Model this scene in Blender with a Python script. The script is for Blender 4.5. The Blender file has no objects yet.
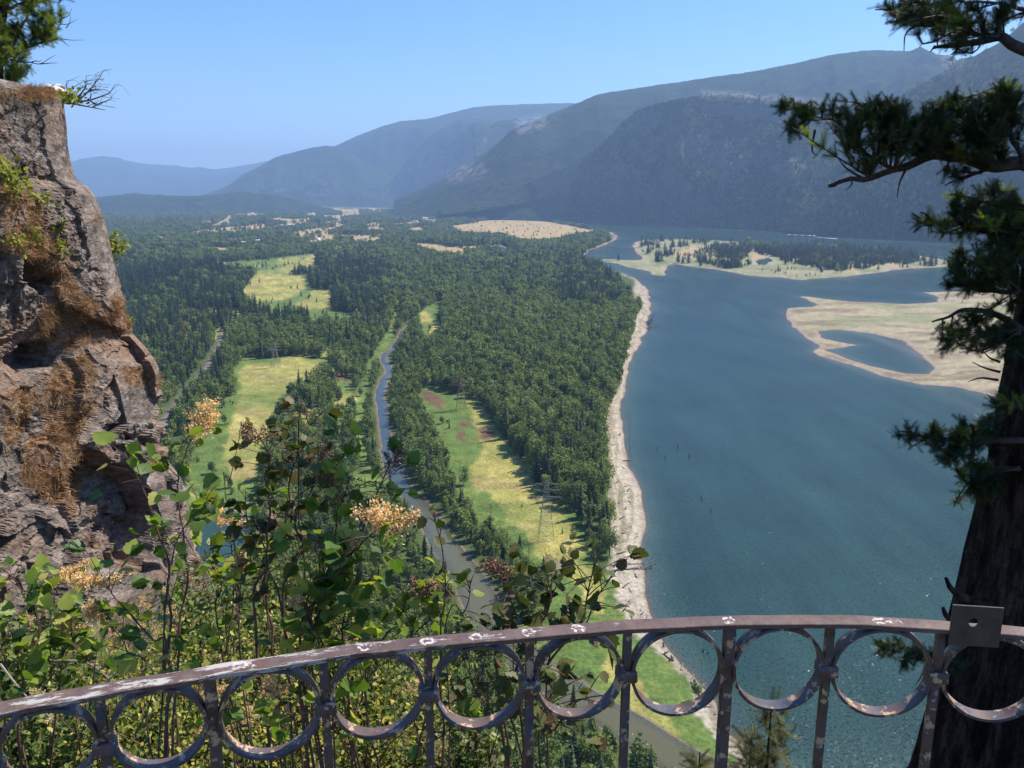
import bpy, math, random
import numpy as np
from math import radians as R, sin, cos, tan, pi
rng = np.random.default_rng(7)
random.seed(7)
C = bpy.context.scene.collection
sc = bpy.context.scene
# ------------------------------------------------------------------ camera frame
H = 200.0                       # eye height over the river
F = 830.0                       # focal length in pixels of a 1024 wide frame
PT = R(13.0)
FW = np.array([0, cos(PT), -sin(PT)]); UPV = np.array([0, sin(PT), cos(PT)])
EYE = np.array([0, 0, H])
def ray(px, py):
    px = np.asarray(px, float); py = np.asarray(py, float)
    a = (px-512)/F; b = (384-py)/F
    return np.stack([a, FW[1]+b*UPV[1], FW[2]+b*UPV[2]], -1)
def G(px, py, z=0.0):            # where a sight line meets the level z
    d = ray(px, py); t = (z-H)/d[..., 2]
    return EYE + d*t[..., None]
def P3(px, py, dep):             # a point at a depth in front of the eye
    return EYE + ray(px, py)*np.asarray(dep, float)[..., None]
def proj(P):
    q = np.asarray(P, float)-EYE
    d = q@FW; u = q@UPV
    d = np.where(np.abs(d) < 1e-6, 1e-6, d)
    return 512+F*q[..., 0]/d, 384-F*u/d, d
# ------------------------------------------------------------------ noise
def _h(ix, iy, iz, seed):
    n = (ix.astype(np.int64)*374761393 + iy.astype(np.int64)*668265263 + iz.astype(np.int64)*2147483647*3 + seed*974634777) & 0xffffffff
    n = ((n ^ (n >> 13))*1274126177) & 0xffffffff
    n = ((n ^ (n >> 16))*2246822519) & 0xffffffff
    return ((n ^ (n >> 15)) & 0xffffff)/float(0xffffff)
def vn(P, seed=0):
    P = np.asarray(P, float)
    i = np.floor(P).astype(np.int64); f = P-i
    f = f*f*f*(f*(f*6-15)+10)
    r = 0
    for dx in (0, 1):
        for dy in (0, 1):
            for dz in (0, 1):
                w = (f[..., 0] if dx else 1-f[..., 0])*(f[..., 1] if dy else 1-f[..., 1])*(f[..., 2] if dz else 1-f[..., 2])
                r = r+w*_h(i[..., 0]+dx, i[..., 1]+dy, i[..., 2]+dz, seed)
    return r*2-1
def fbm(P, oct=4, seed=0, gain=.5):
    r = 0; a = 1; s = 0
    P = np.asarray(P, float)
    for o in range(oct):
        r = r+a*vn(P*2.03**o+o*17.3, seed+o); s += a; a *= gain
    return r/s
def ridged(P, oct=4, seed=0, gain=.5):
    r = 0; a = 1; s = 0
    P = np.asarray(P, float)
    for o in range(oct):
        r = r+a*(1-2*np.abs(vn(P*2.03**o+o*11.1, seed+o))); s += a; a *= gain
    return r/s
def facets(P, seed=0, tilt=.6):
    """fractured blocks: every cell has its own offset and its own tilted plane"""
    P = np.asarray(P, float); i = np.floor(P).astype(np.int64)
    best = np.full(P.shape[:-1], 1e9); val = np.zeros(P.shape[:-1])
    for dx in (-1, 0, 1):
        for dy in (-1, 0, 1):
            for dz in (-1, 0, 1):
                c = i+np.array([dx, dy, dz])
                a, b, e = c[..., 0], c[..., 1], c[..., 2]
                q = np.stack([_h(a, b, e, seed+k) for k in (1, 2, 3)], -1)
                d = P-(c+q); dd = (d**2).sum(-1)
                t = np.stack([_h(a, b, e, seed+k)-.5 for k in (4, 5, 6)], -1)
                v = _h(a, b, e, seed+7)-.5+(d*t).sum(-1)*2*tilt
                m = dd < best
                best = np.where(m, dd, best); val = np.where(m, v, val)
    return val
# ------------------------------------------------------------------ polygons
def inpoly(x, y, poly):
    p = np.asarray(poly, float); n = len(p)
    r = np.zeros(np.shape(x), bool); j = n-1
    for i in range(n):
        xi, yi = p[i]; xj, yj = p[j]
        if yi != yj:
            c = ((yi > y) != (yj > y)) & (x < (xj-xi)*(y-yi)/(yj-yi)+xi)
            r ^= c
        j = i
    return r
def segdist(x, y, pts, closed=True):
    p = np.asarray(pts, float); n = len(p)
    d = np.full(np.shape(x), 1e18)
    for i in range(n if closed else n-1):
        ax, ay = p[i]; bx, by = p[(i+1) % n]
        ux, uy = bx-ax, by-ay; L = ux*ux+uy*uy+1e-12
        t = np.clip(((x-ax)*ux+(y-ay)*uy)/L, 0, 1)
        d = np.minimum(d, (x-ax-t*ux)**2+(y-ay-t*uy)**2)
    return np.sqrt(d)
def sdist(x, y, poly):           # negative inside
    d = segdist(x, y, poly)
    return np.where(inpoly(x, y, poly), -d, d)
def GP(poly):
    a = np.asarray(poly, float)
    return G(a[:, 0], a[:, 1])[:, :2]
# ------------------------------------------------------------------ meshes
class MB:
    def __init__(s): s.v = []; s.q = []; s.t = []; s.n = 0; s.qm = []; s.tm = []
    def add(s, v, f, m=0):
        v = np.asarray(v, float).reshape(-1, 3); f = np.asarray(f, np.int64)
        if len(f) == 0: return s
        if f.shape[1] == 4: s.q.append(f+s.n); s.qm.append(np.full(len(f), m))
        else: s.t.append(f+s.n); s.tm.append(np.full(len(f), m))
        s.v.append(v); s.n += len(v); return s
    def mesh(s, name, mats, smooth=None):
        me = bpy.data.meshes.new(name)
        v = np.concatenate(s.v) if s.v else np.zeros((0, 3))
        q = np.concatenate(s.q) if s.q else np.zeros((0, 4), np.int64)
        t = np.concatenate(s.t) if s.t else np.zeros((0, 3), np.int64)
        me.vertices.add(len(v)); me.vertices.foreach_set('co', v.astype(np.float32).ravel())
        me.loops.add(q.size+t.size); me.loops.foreach_set('vertex_index', np.concatenate([q.ravel(), t.ravel()]).astype(np.int32))
        me.polygons.add(len(q)+len(t))
        ls = np.concatenate([np.arange(len(q))*4, q.size+np.arange(len(t))*3]).astype(np.int32)
        me.polygons.foreach_set('loop_start', ls)
        if smooth is not None: me.polygons.foreach_set('use_smooth', np.full(len(ls), smooth, bool))
        for m in (mats if isinstance(mats, (list, tuple)) else [mats]): me.materials.append(m)
        mi = np.concatenate(s.qm+s.tm) if (s.qm or s.tm) else np.zeros(0)
        if mi.size and mi.max() > 0: me.polygons.foreach_set('material_index', mi.astype(np.int32))
        me.update(calc_edges=True); me.validate()
        return me
    def build(s, name, mats, parent=None, smooth=None, origin=None):
        if origin is not None:
            s.v = [a-np.asarray(origin) for a in s.v]
        o = bpy.data.objects.new(name, s.mesh(name, mats, smooth)); C.objects.link(o)
        if origin is not None: o.location = [float(k) for k in origin]
        if parent is not None: o.parent = parent
        return o
def tag(o, label=None, cat=None, group=None, kind=None):
    for k, v in (('label', label), ('category', cat), ('group', group), ('kind', kind)):
        if v: o[k] = v
    return o
def empty(name, loc, rz=0):
    o = bpy.data.objects.new(name, None); C.objects.link(o)
    o.location = [float(k) for k in loc]; o.rotation_euler = (0, 0, rz); o.empty_display_size = .1
    return o
def sub(name, mb, mats, root, smooth=None):      # world-space part under an unrotated root
    off = np.array(root.location)
    p = root.parent
    while p is not None: off = off+np.array(p.location); p = p.parent
    mb.v = [a-off for a in mb.v]
    o = bpy.data.objects.new(name, mb.mesh(name, mats, smooth)); C.objects.link(o); o.parent = root
    return o
def grid(nr, nc):
    i = np.arange(nr-1)[:, None]*nc+np.arange(nc-1)[None, :]
    return np.stack([i, i+1, i+nc+1, i+nc], -1).reshape(-1, 4)
def unit(v):
    v = np.asarray(v, float); return v/(np.linalg.norm(v, axis=-1, keepdims=True)+1e-12)
def smooth_path(pts, n):
    p = np.asarray(pts, float); k = len(p)
    if k < 3:
        t = np.linspace(0, 1, n)[:, None]; return p[0]*(1-t)+p[-1]*t
    q = np.vstack([2*p[0]-p[1], p, 2*p[-1]-p[-2]])
    out = []
    for u in np.linspace(0, k-1-1e-9, n):
        i = int(u); t = u-i; a, b, c, d = q[i], q[i+1], q[i+2], q[i+3]
        out.append(.5*((2*b)+(-a+c)*t+(2*a-5*b+4*c-d)*t*t+(-a+3*b-3*c+d)*t**3))
    return np.array(out)
def tube(mb, path, rad, sides=6, m=0, cap=True, up=(0, 0, 1)):
    p = np.asarray(path, float); n = len(p)
    rad = np.broadcast_to(np.asarray(rad, float), (n,)) if np.ndim(rad) < 2 else rad
    T = unit(np.gradient(p, axis=0))
    ref = np.array(up, float)
    if abs((unit(p[-1]-p[0])*ref).sum()) > .9: ref = np.array([1., .2, 0])
    A = unit(np.cross(T, ref)); B = np.cross(T, A)
    a = np.arange(sides)*2*pi/sides
    v = p[:, None]+rad[:, None, None]*(np.cos(a)[None, :, None]*A[:, None]+np.sin(a)[None, :, None]*B[:, None])
    i = np.arange(n-1)[:, None]*sides; j = np.arange(sides)[None]; k = (j+1) % sides
    f = np.stack([i+j, i+k, i+sides+k, i+sides+j], -1).reshape(-1, 4)
    mb.add(v, f, m)
    if cap:
        for e, r0 in ((0, p[0]), (n-1, p[-1])):
            w = np.vstack([v[e], r0]); jj = np.arange(sides)
            mb.add(w, np.stack([jj, (jj+1) % sides, np.full(sides, sides)], -1), m)
    return mb
def box(mb, c, s, rz=0, m=0, taper=1.0):
    x, y, z = np.array(s)/2
    v = np.array([(-x, -y, -z), (x, -y, -z), (x, y, -z), (-x, y, -z), (-x*taper, -y*taper, z), (x*taper, -y*taper, z), (x*taper, y*taper, z), (-x*taper, y*taper, z)])
    ca, sa = cos(rz), sin(rz)
    v = v@np.array([[ca, sa, 0], [-sa, ca, 0], [0, 0, 1]])+np.asarray(c, float)
    mb.add(v, [(0, 3, 2, 1), (4, 5, 6, 7), (0, 1, 5, 4), (1, 2, 6, 5), (2, 3, 7, 6), (3, 0, 4, 7)], m)
def place(mb, tv, tf, pos, X, Y, Z, sc_, m=0):
    """copies of a small template put down at pos with axes X Y Z"""
    pos = np.asarray(pos, float); n = len(pos)
    if n == 0: return
    tv = np.asarray(tv, float); k = len(tv)
    s = np.broadcast_to(np.asarray(sc_, float), (n,))[:, None, None]
    v = pos[:, None]+s*(tv[None, :, 0:1]*X[:, None]+tv[None, :, 1:2]*Y[:, None]+tv[None, :, 2:3]*Z[:, None])
    tf = np.asarray(tf); f = tf[None]+(np.arange(n)*k)[:, None, None]
    mb.add(v.reshape(-1, 3), f.reshape(-1, tf.shape[1]), m)
def frames(Y, roll=None, nrm=None):
    """axes with Y given; Z as near nrm as can be"""
    Y = unit(Y); n = len(Y)
    if nrm is None: nrm = rng.normal(size=(n, 3))
    nrm = np.broadcast_to(np.asarray(nrm, float), (n, 3))
    X = unit(np.cross(Y, nrm)+1e-6); Z = np.cross(X, Y)
    return X, Y, Z
def rdir(n, zmin=-1, zmax=1):
    z = rng.uniform(zmin, zmax, n); a = rng.uniform(0, 2*pi, n); r = np.sqrt(1-z*z)
    return np.stack([r*np.cos(a), r*np.sin(a), z], -1)
# ------------------------------------------------------------------ materials
class NT:
    def __init__(s, name):
        s.m = bpy.data.materials.new(name); s.m.use_nodes = True
        s.t = s.m.node_tree; s.t.nodes.clear(); s.L = s.t.links
        s.out = s.t.nodes.new('ShaderNodeOutputMaterial')
    def n(s, k, **kw):
        o = s.t.nodes.new('ShaderNode'+k)
        for a, b in kw.items():
            if a.startswith('_'): setattr(o, a[1:], b)
            else:
                key = a.replace('__', ' ')
                key = int(key[1:]) if key[0] == 'i' and key[1:].isdigit() else key
                if isinstance(b, bpy.types.NodeSocket): s.L.new(b, o.inputs[key])
                else: o.inputs[key].default_value = b
        return o
    def noise(s, vec, scale, detail=4, rough=.55, dist=0):
        return s.n('TexNoise', Vector=vec, Scale=scale, Detail=detail, Roughness=rough, Distortion=dist).outputs['Fac']
    def ramp(s, fac, stops, interp='LINEAR'):
        r = s.n('ValToRGB', Fac=fac); cr = r.color_ramp; cr.interpolation = interp
        while len(cr.elements) < len(stops): cr.elements.new(.5)
        for e, (p, c) in zip(cr.elements, stops):
            e.position = p; e.color = (c, c, c, 1) if isinstance(c, (int, float)) else (*c, 1)
        return r.outputs['Color']
    def mix(s, fac, a, b, mode='MIX'):
        o = s.n('Mix', _data_type='RGBA', _blend_type=mode)
        for k, val in ((0, fac), (6, a), (7, b)):
            if isinstance(val, bpy.types.NodeSocket): s.L.new(val, o.inputs[k])
            else: o.inputs[k].default_value = (*val, 1) if isinstance(val, tuple) and len(val) == 3 else val
        return o.outputs[2]
    def math(s, op, a, b=0.0):
        return s.n('Math', _operation=op, i0=a, i1=b).outputs[0]
    def bump(s, h, strength, dist):
        return s.n('Bump', Height=h, Strength=strength, Distance=dist).outputs['Normal']
    def surf(s, color, rough=.8, normal=None, spec=.3, metal=0.0, trans=None):
        kw = dict(Base__Color=color if isinstance(color, bpy.types.NodeSocket) else (*color, 1), Roughness=rough, Metallic=metal)
        b = s.n('BsdfPrincipled', **kw); b.inputs['Specular IOR Level'].default_value = spec
        if normal is not None: s.L.new(normal, b.inputs['Normal'])
        o = b.outputs[0]
        if trans is not None:
            tcol, tf = trans
            tn = s.n('BsdfTranslucent', Color=tcol if isinstance(tcol, bpy.types.NodeSocket) else (*tcol, 1))
            mx = s.n('MixShader', Fac=tf); s.L.new(o, mx.inputs[1]); s.L.new(tn.outputs[0], mx.inputs[2]); o = mx.outputs[0]
        s.L.new(o, s.out.inputs['Surface']); s.bsdf = b
        return s.m
def simple(name, a, b, scale=3, rough=.8, spec=.3, bump=0, metal=0.0, coord='Object', lo=.35, hi=.65):
    k = NT(name); v = k.n('TexCoord').outputs[coord]; f = k.noise(v, scale, 6, .6)
    c = k.ramp(f, [(lo, a), (hi, b)])
    nm = k.bump(k.noise(v, scale*3, 5, .6), .6, bump) if bump else None
    return k.surf(c, rough, nm, spec, metal)
def leafmat(name, cols, trans=.35, spec=.25, rough=.55, island=True, tcol=None, clump=0.0):
    k = NT(name)
    if island: r = k.n('NewGeometry').outputs['Random Per Island']
    else:
        r0 = k.n('ObjectInfo').outputs['Random']
        pos = k.n('NewGeometry').outputs['Position']
        r1 = k.noise(pos, .35, 3, .6)
        r2 = k.noise(pos, .02, 2, .6)
        r = k.math('ADD', k.math('MULTIPLY', r0, .62), k.math('ADD', k.math('MULTIPLY', r1, .5), k.math('MULTIPLY', r2, .55)))
        r = k.math('SUBTRACT', r, .385)
    n = len(cols); c = k.ramp(r, [(i/(n-1), cc) for i, cc in enumerate(cols)])
    t = k.mix(1.0, c, tcol or (1.25, 1.3, .55), 'MULTIPLY')
    return k.surf(c, rough, None, spec, trans=(t, trans))
HAZE = 6e-5; EXPO = 0.88
# ================================================================== valley floor
RIVER = [(2400,1200),(900,1200),(800,810),(745,745),(721,729),(716,703),(698,682),(680,664),(660,637),(649,612),(645,595),(643,567),(644,525),(642,493),
 (629,465),(623,440),(621,419),(621,401),(625,383),(632,361),(643,337),(649,319),(651,304),(649,295),(646,288),(638,280),(625,274),(604,268),(588,263),(582,257),(590,251),
 (603,245.5),(614,240.5),(618,237),(614,233.5),(607,231),(587,228),(567,224.2),(551,222),(520,220),(495,217.6),(477,216.5),(482,215.2),(520,217.9),(551,219.6),(582,221.8),
 (622,224.3),(680,226.7),(722,229),(770,231.2),(800,234.5),(850,238),(894,240.3),(948,243),(1024,247),(1100,252),(1250,262),(1500,280),(1900,330),(2400,450)]
ISLAND = [(632,246),(636,242),(645,240),(680,239),(707,240),(729,241.3),(769,244),(850,248),(900,253),(940,259),(962,263),(950,266.5),(936,267.5),(901,269.5),(878,272.6),(839,277),
 (800,280),(782,277.5),(754,276),(735,273),(715,269),(694,267),(676,264),(668,265.5),(664,271),(665,276),(651,275.3),(650,271.5),(629,267.5),(615,263.5),(597,261),(600,259),(614,259.3),(629,260),(640,261),(641,256.5),(634,251)]
BAR = [(798,296),(822,298.5),(846,301),(875,302.5),(902,304),(936,302),(941,298),(925,292.5),(959,291),(1024,290),(1120,293),(1300,300),(1500,330),(1500,500),(1250,480),(1100,432),
 (1024,405),(994,397),(959,387),(921,384.5),(880,376),(850,365),(820,356),(811,351.5),(822,346),(805,337.5),(792,326),(785,313),(790,307.5),(812,307.5),(818,305)]
LAGOON = [(818,331),(839,329.5),(872,333.5),(902,341),(921,356),(936,367.5),(930,374),(902,373.5),(865,365),(831,353),(822,349.5),(840,348),(856,345),(836,341),(822,337)]
PONDS = [[(206,264),(216,263),(230,265),(229,269.5),(208,269)],[(492,246),(500,245.5),(508,249),(514,254),(506,256.5),(496,252)],[(200,522),(214,512),(232,510),(246,517),(250,532),(244,548),(247,562),(228,572),(205,570),(196,552),(202,538)],
 [(326,204.2),(345,204.6),(400,205),(418,206),(414,209),(380,207.6),(330,206.6)],[(756,260),(770,257.5),(772,261),(765,265),(757,264)],[(425,214),(445,213.4),(470,216),(465,217.2),(432,216)]]
CREEKC = [(410,322,2.5),(402,334,4),(399,341,5),(393,349,6),(385,357,7),(388,369,8),(385,381,9),(380,394,11),(381,408,12),(383,425,13),(388,445,15),(392,462,15),(401,484,18),(414,500,20),(428,518,22),
 (446,545,26),(466,573,30),(482,605,36),(505,640,40),(545,675,44),(585,702,48),(620,722,52),(675,757,60),(760,800,80),(860,850,90)]
def ribbon(cl):
    c = np.array(cl, float); g = G(c[:, 0], c[:, 1])[:, :2]
    w = np.hypot(*(G(c[:, 0]+c[:, 2]/2, c[:, 1])[:, :2]-g).T)
    # smooth resample
    g2 = smooth_path(np.c_[g, w], len(c)*5)
    t = unit(np.gradient(g2[:, :2], axis=0)); nrm = np.c_[-t[:, 1], t[:, 0]]
    w2 = np.where(g2[:, 1:2] < 640, 1.12, .76)*g2[:, 2:3]*np.abs(nrm[:, :1]).clip(.45, 1)
    return np.vstack([g2[:, :2]+nrm*w2, (g2[:, :2]-nrm*w2)[::-1]])
wRIVER, wISL, wBAR, wLAG = GP(RIVER), GP(ISLAND), GP(BAR), GP(LAGOON)
wPONDS = [GP(p) for p in PONDS]; wCREEK = ribbon(CREEKC)
def landdist(x, y):
    """metres to the nearest bank, positive on land"""
    d = np.sqrt(x*x+y*y)
    nx = np.stack([x/37, y/37, 0*x], -1); s = np.clip(d/900, .3, 3)
    wx = x+fbm(nx, 4, 31)*5*s; wy = y+fbm(nx, 4, 47)*5*s
    r = sdist(wx, wy, wRIVER)
    isl = np.minimum(sdist(wx, wy, wISL), sdist(wx, wy, wBAR))
    r = np.where(isl < 0, -isl, np.where(r < 0, np.maximum(r, -isl), np.minimum(r, isl)))
    for w in [wLAG, wCREEK]+wPONDS:
        r = np.minimum(r, sdist(wx, wy, w))
    return r
MEAD = {  # open ground, traced round each field
 'gold': [
  [(240,295),(248,285),(258,275),(276,276),(300,278),(308,282),(300,296),(285,300),(262,304),(246,303)],
  [(296,266),(306,258),(315,255),(315,270),(300,272)],
  [(240,372),(252,366),(271,366),(299,359),(330,363),(330,374),(296,390),(278,398),(274,425),(262,452),(254,480),(236,490),(222,460),(232,430),(240,400)],
  [(462,398),(482,409),(491,425),(514,454),(527,470),(534,486),(560,512),(578,530),(584,560),(560,572),(535,560),(524,535),(500,510),(476,488),(470,470),(484,455),(476,430)],
  [(430,330),(436,322),(440,330),(436,344),(426,342)],[(418,311),(428,314),(432,324),(420,326)],
  [(556,560),(590,575),(606,600),(610,615),(596,612),(570,590)],[(600,650),(640,690),(690,735),(660,735),(610,690)],
  [(320,298),(330,300),(328,312),(316,310)]],
 'tan': [
  [(447,227),(470,223.5),(490,219.5),(505,218),(530,219),(553,222.6),(579,227.5),(597,231),(594,235),(575,238),(564,240.5),(545,243),(528,244),(505,239),(489,236),(464,236)],
  [(391,241),(416,243),(442,245),(466,252),(466,258),(446,257),(428,253),(410,246)],[(410,228),(420,228),(427,232),(424,235),(411,233.5)],
  [(271,218.5),(304,219.3),(303,221.5),(284,223),(272,222.5)],[(240,210),(271,208),(290,211),(286,214),(240,214)],[(303,206),(320,205.5),(321,209),(304,209)],
  [(330,209),(360,209.5),(358,213.5),(338,212)],[(352,267),(358,265),(361,271),(357,276),(351,272)],[(392,224),(412,222),(413,225),(393,228)],[(496,257),(508,257),(508,263),(496,264)],
  [(672,256),(690,246),(708,249),(720,253),(716,257),(694,259),(680,258)],[(751,255),(768,253),(770,257),(753,260)],[(884,264),(902,262),(902,268),(884,269)],[(846,270),(854,267),(858,273),(848,274)],
  [(106,203),(125,202.5),(125,205),(108,205)],[(136,203.5),(150,204),(150,207),(137,206)],[(211,226),(224,220),(230,215),(233,220),(222,226.5),(213,229)],[(192,232),(206,231),(206,235),(193,237)],
  [(630,300),(638,296),(638,306),(632,312)],[(555,278),(563,277),(568,280),(558,282)],[(600,296),(607,295),(607,299),(601,300)],[(365,228),(378,227),(384,230),(370,233)],[(335,247),(345,246),(345,252),(336,253)]],
 'green': [
  [(240,295),(257,272),(276,273),(309,276),(312,291),(328,296),(333,310),(350,314),(356,322),(352,332),(318,327),(302,320),(279,316),(250,310)],
  [(200,262),(250,261),(290,257),(316,253),(316,272),(280,274),(232,272)],
  [(232,372),(248,358),(271,361),(299,356),(330,360),(332,378),(298,392),(280,402),(276,430),(268,462),(258,505),(254,575),(188,575),(186,470),(203,430),(212,408),(236,395)],
  [(418,388),(428,388),(462,396),(484,408),(494,425),(517,454),(530,468),(538,486),(566,509),(585,524),(590,560),(612,578),(626,613),(655,646),(692,683),(710,722),(722,745),(780,790),(700,780),(640,728),(590,700),(550,676),(520,640),(540,600),(553,580),(530,566),(514,548),(490,532),(460,505),(450,478),(440,450),(432,430),(420,405)],
  [(416,318),(428,306),(444,300),(440,344),(430,350),(424,342)],[(398,297),(406,294),(402,312),(396,330),(390,346),(378,360),(371,380),(366,402),(364,430),(367,455),(374,475),(362,470),(354,440),(356,400),(366,372),(374,352),(388,330)],
  [(328,376),(356,378),(353,396),(346,400),(334,392)],[(405,230),(413,228),(413,234),(404,233)],[(350,470),(372,470),(388,492),(372,505),(352,492)],[(334,415),(342,412),(345,430),(338,436)],
  [(740,268),(764,262),(790,268),(806,272),(830,272),(826,276),(786,278),(756,276)],[(440,262),(447,262),(446,272),(440,272)],[(455,278),(460,278),(459,286),(455,286)]],
 'red': [[(424,393),(432,396),(447,403),(441,411),(430,408),(424,402)],[(456,424),(470,424),(474,430),(462,432)],[(476,436),(486,430),(496,436),(494,442),(482,442)],[(459,436),(466,436),(470,445),(462,446)],[(328,377),(352,379),(346,383),(332,382)],[(528,498),(536,498),(538,505),(530,505)],[(395,326),(402,322),(400,332),(392,334)]],
}
BEACHIN = [(638,278),(634,290),(636,300),(632,326),(626,344),(618,358),(609,381),(602,400),(603,408),(598,420),(607,444),(607,486),(613,511),(611,546),(611,577),(625,613),(654,646),(690,683),(708,722),(716,737),(740,765),(790,830)]
BEACH = BEACHIN+[(900,830),(800,770),(745,700),(700,600),(680,500),(655,450),(655,400),(668,340),(668,290),(648,276)]
ROADC = [(223,334,4),(220,346,5),(213,360,6),(204,374,7),(190,392,8),(178,406,9),(166,424,11),(150,450,13)]
wROAD = ribbon(ROADC)
def zland(x, y, sd=None):
    if sd is None: sd = landdist(x, y)
    d = np.hypot(x, y); k = np.clip(d/1500, 1, 6)
    z = np.clip(sd*.055/k**.6, -4, 2.4)
    return z+np.clip(sd/60, 0, 1)*(fbm(np.stack([x/90, y/90, 0*x], -1), 3, 5)*.7)
ys = np.concatenate([np.arange(196.6, 240, .6), np.arange(240, 770, 1.5), np.arange(770, 1000, 6), np.arange(1000, 2600, 60)])
xs = np.concatenate([np.arange(-1500, -30, 12), np.arange(-30, 1056, 1.5), np.arange(1056, 2500, 12)])
PX, PY = np.meshgrid(xs, ys)
W = G(PX, PY); X, Y = W[..., 0], W[..., 1]
SD = landdist(X, Y); Z = zland(X, Y, SD)
mb = MB(); mb.add(np.stack([X, Y, Z], -1).reshape(-1, 3), grid(len(ys), len(xs)))
def openings(x, y, px, py):
    return ((fbm(np.stack([x/170, y/900, 0*x], -1), 3, 91)-.02 > np.abs(px-310)/560) & (py < 252) & (py > 203.5) & (px > 150) & (px < 520))
# land cover colour (what grows or lies there), edges wandering
Nn = np.stack([X, Y, 0*X], -1); dist = np.hypot(X, Y)
sc_ = np.clip(500/dist, .05, 1.6)
qx = PX+fbm(Nn/22, 5, 71, .7)*14*sc_; qy = PY+fbm(Nn/22, 5, 83, .7)*11*sc_
COL = {'gold': (.36,.30,.085), 'tan': (.40,.285,.135), 'green': (.105,.155,.036), 'red': (.13,.075,.045), 'floor': (.065,.090,.028), 'sand': (.39,.33,.25), 'mud': (.17,.13,.09), 'moss': (.23,.225,.115)}
col = np.zeros(X.shape+(3,)); col[:] = COL['floor']; col[PY > 560] = (.06,.085,.022)
def lay(mask, c, a=1.0):
    m = (mask*a)[..., None]; col[:] = col*(1-m)+np.asarray(c)*m
def soft(m):
    m = m.astype(float)
    for ax in (0, 1): m = (np.roll(m, 1, ax)+2*m+np.roll(m, -1, ax))/4
    return m
n1 = fbm(Nn/14, 4, 3)*.5+.5; n2 = fbm(Nn/55, 4, 9)*.5+.5; n3 = fbm(Nn/5, 3, 13)*.5+.5
HS = [(207,222.5),(226,223),(252,213.6),(262,212.5),(303,207.5),(309,206.8),(316,207.6),(322,209),(347,213),(355,212.5),(395,214.5),(404,214),(452,211.8),(380,228.5),(372,229),(160,238),(142,246),(168,254.5),(233,240.5),(244,243.5),(258,242),(300,239),(318,240),(330,241),(352,238),(366,240),(378,240.5),(473,217.9),(281,226),(290,225.5),(340,225),(415,222),(425,219),(432,220.5),(312,213.5),(336,216.5)]
def glades(x, y, px, py):
    return (fbm(np.stack([x/60, y/150, 0*x], -1), 3, 97) > .27) & (px < 384) & (px > 100) & (py > 250) & (py < 430)
def yards(px, py):
    r = np.zeros(np.shape(px), bool)
    for a, b in HS: r |= (np.abs(px-a) < 5) & (py-b > -.6) & (py-b < 3.6)
    return r
GLD = glades(X, Y, PX, PY)
OPENM = np.maximum(openings(X, Y, PX, PY), yards(PX, PY)*.8)
for key in ('green', 'gold', 'tan', 'red'):
    m = np.zeros(X.shape, bool)
    for p in MEAD[key]:
        pp = np.array(p); b = (PX > pp[:, 0].min()-14) & (PX < pp[:, 0].max()+14) & (PY > pp[:, 1].min()-12) & (PY < pp[:, 1].max()+12)
        mm = np.zeros(X.shape, bool); mm[b] = inpoly(qx[b], qy[b], p); m |= mm
    m = soft(m)
    if key == 'green': m = np.maximum(m, soft(GLD))
    if key == 'gold': m = np.maximum(m, soft(GLD)*.8)
    if key == 'tan': m = np.maximum(m, OPENM); m = m*np.clip(.75+.9*(n1-.3), 0, 1)
    if key == 'gold': m = m*np.clip(.35+1.6*(n2-.25)+.5*(n1-.5), .1, 1)
    if key == 'green': lay(m, COL['green']); lay(m*np.clip((n1-.5)*4, 0, 1), (.17,.20,.05), .7); lay(m*np.clip((fbm(Nn/8, 4, 59)-.2)*5, 0, 1), (.06,.095,.024), .6); continue
    lay(m, COL[key])
    if key == 'gold':
        fine = fbm(np.stack([X/7, Y/11, 0*X], -1), 4, 57, .65)
        lay(m*np.clip((fine-.05)*5, 0, 1), (.20,.215,.055), .65); lay(m*np.clip((-fine-.22)*6, 0, 1), (.46,.38,.15), .7); lay(m*np.clip((fbm(Nn/30, 4, 58)-.28)*7, 0, 1), (.19,.14,.07), .55)
# banks and bars, near bank mud then sand
isl = np.minimum(sdist(X, Y, wISL), sdist(X, Y, wBAR)) < 30
sbar = sdist(X, Y, wBAR) < 30
lay(soft(isl & ~sbar), COL['moss']); lay(soft(isl & ~sbar)*np.clip((n2-.45)*4, 0, 1), (.12,.15,.045), .8)
for p in MEAD['tan']:
    pp = np.array(p)
    if pp[:, 0].min() > 600: lay(soft(inpoly(qx, qy, p)), COL['tan'], .9)
lay(soft(sbar), (.33,.275,.17)); gm = inpoly(qx, qy, [(790,305),(800,296),(900,304),(940,306),(980,300),(1024,303),(1000,325),(900,330),(840,328),(815,335),(800,330)])
lay(soft(sbar & gm)*np.clip((n2-.35)*3.4, 0, 1), (.22,.22,.11), .95)
lay(soft(sbar)*np.clip((fbm(np.stack([X/110, Y/26, 0*X], -1), 5, 21, .6)-.02)*5, 0, 1), (.19,.145,.09), .85)
lay(soft(sbar)*np.clip(1-SD/(9+14*n2), 0, 1), (.19,.145,.10), .8)
lay(soft(isl & ~sbar)*np.clip((fbm(np.stack([X/120, Y/40, 0*X], -1), 5, 22, .6)-.05)*5, 0, 1), (.30,.25,.16), .8)
bm = soft(inpoly(qx, qy, BEACH)); lay(bm, COL['sand'])
streak = fbm(np.stack([SD/2.2, (X+Y)/60, 0*X], -1), 3, 41)
lay(bm*np.clip(streak*3, 0, 1), (.22,.18,.115), .8)
lay(bm*np.clip((fbm(Nn/3, 3, 77)-.25)*6, 0, 1)*(SD > 8), (.16,.17,.08), .7)
w_ = np.clip(dist/900, .6, 4)
rim = np.clip(1-SD/(7*w_), 0, 1)*(SD < 60)
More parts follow.
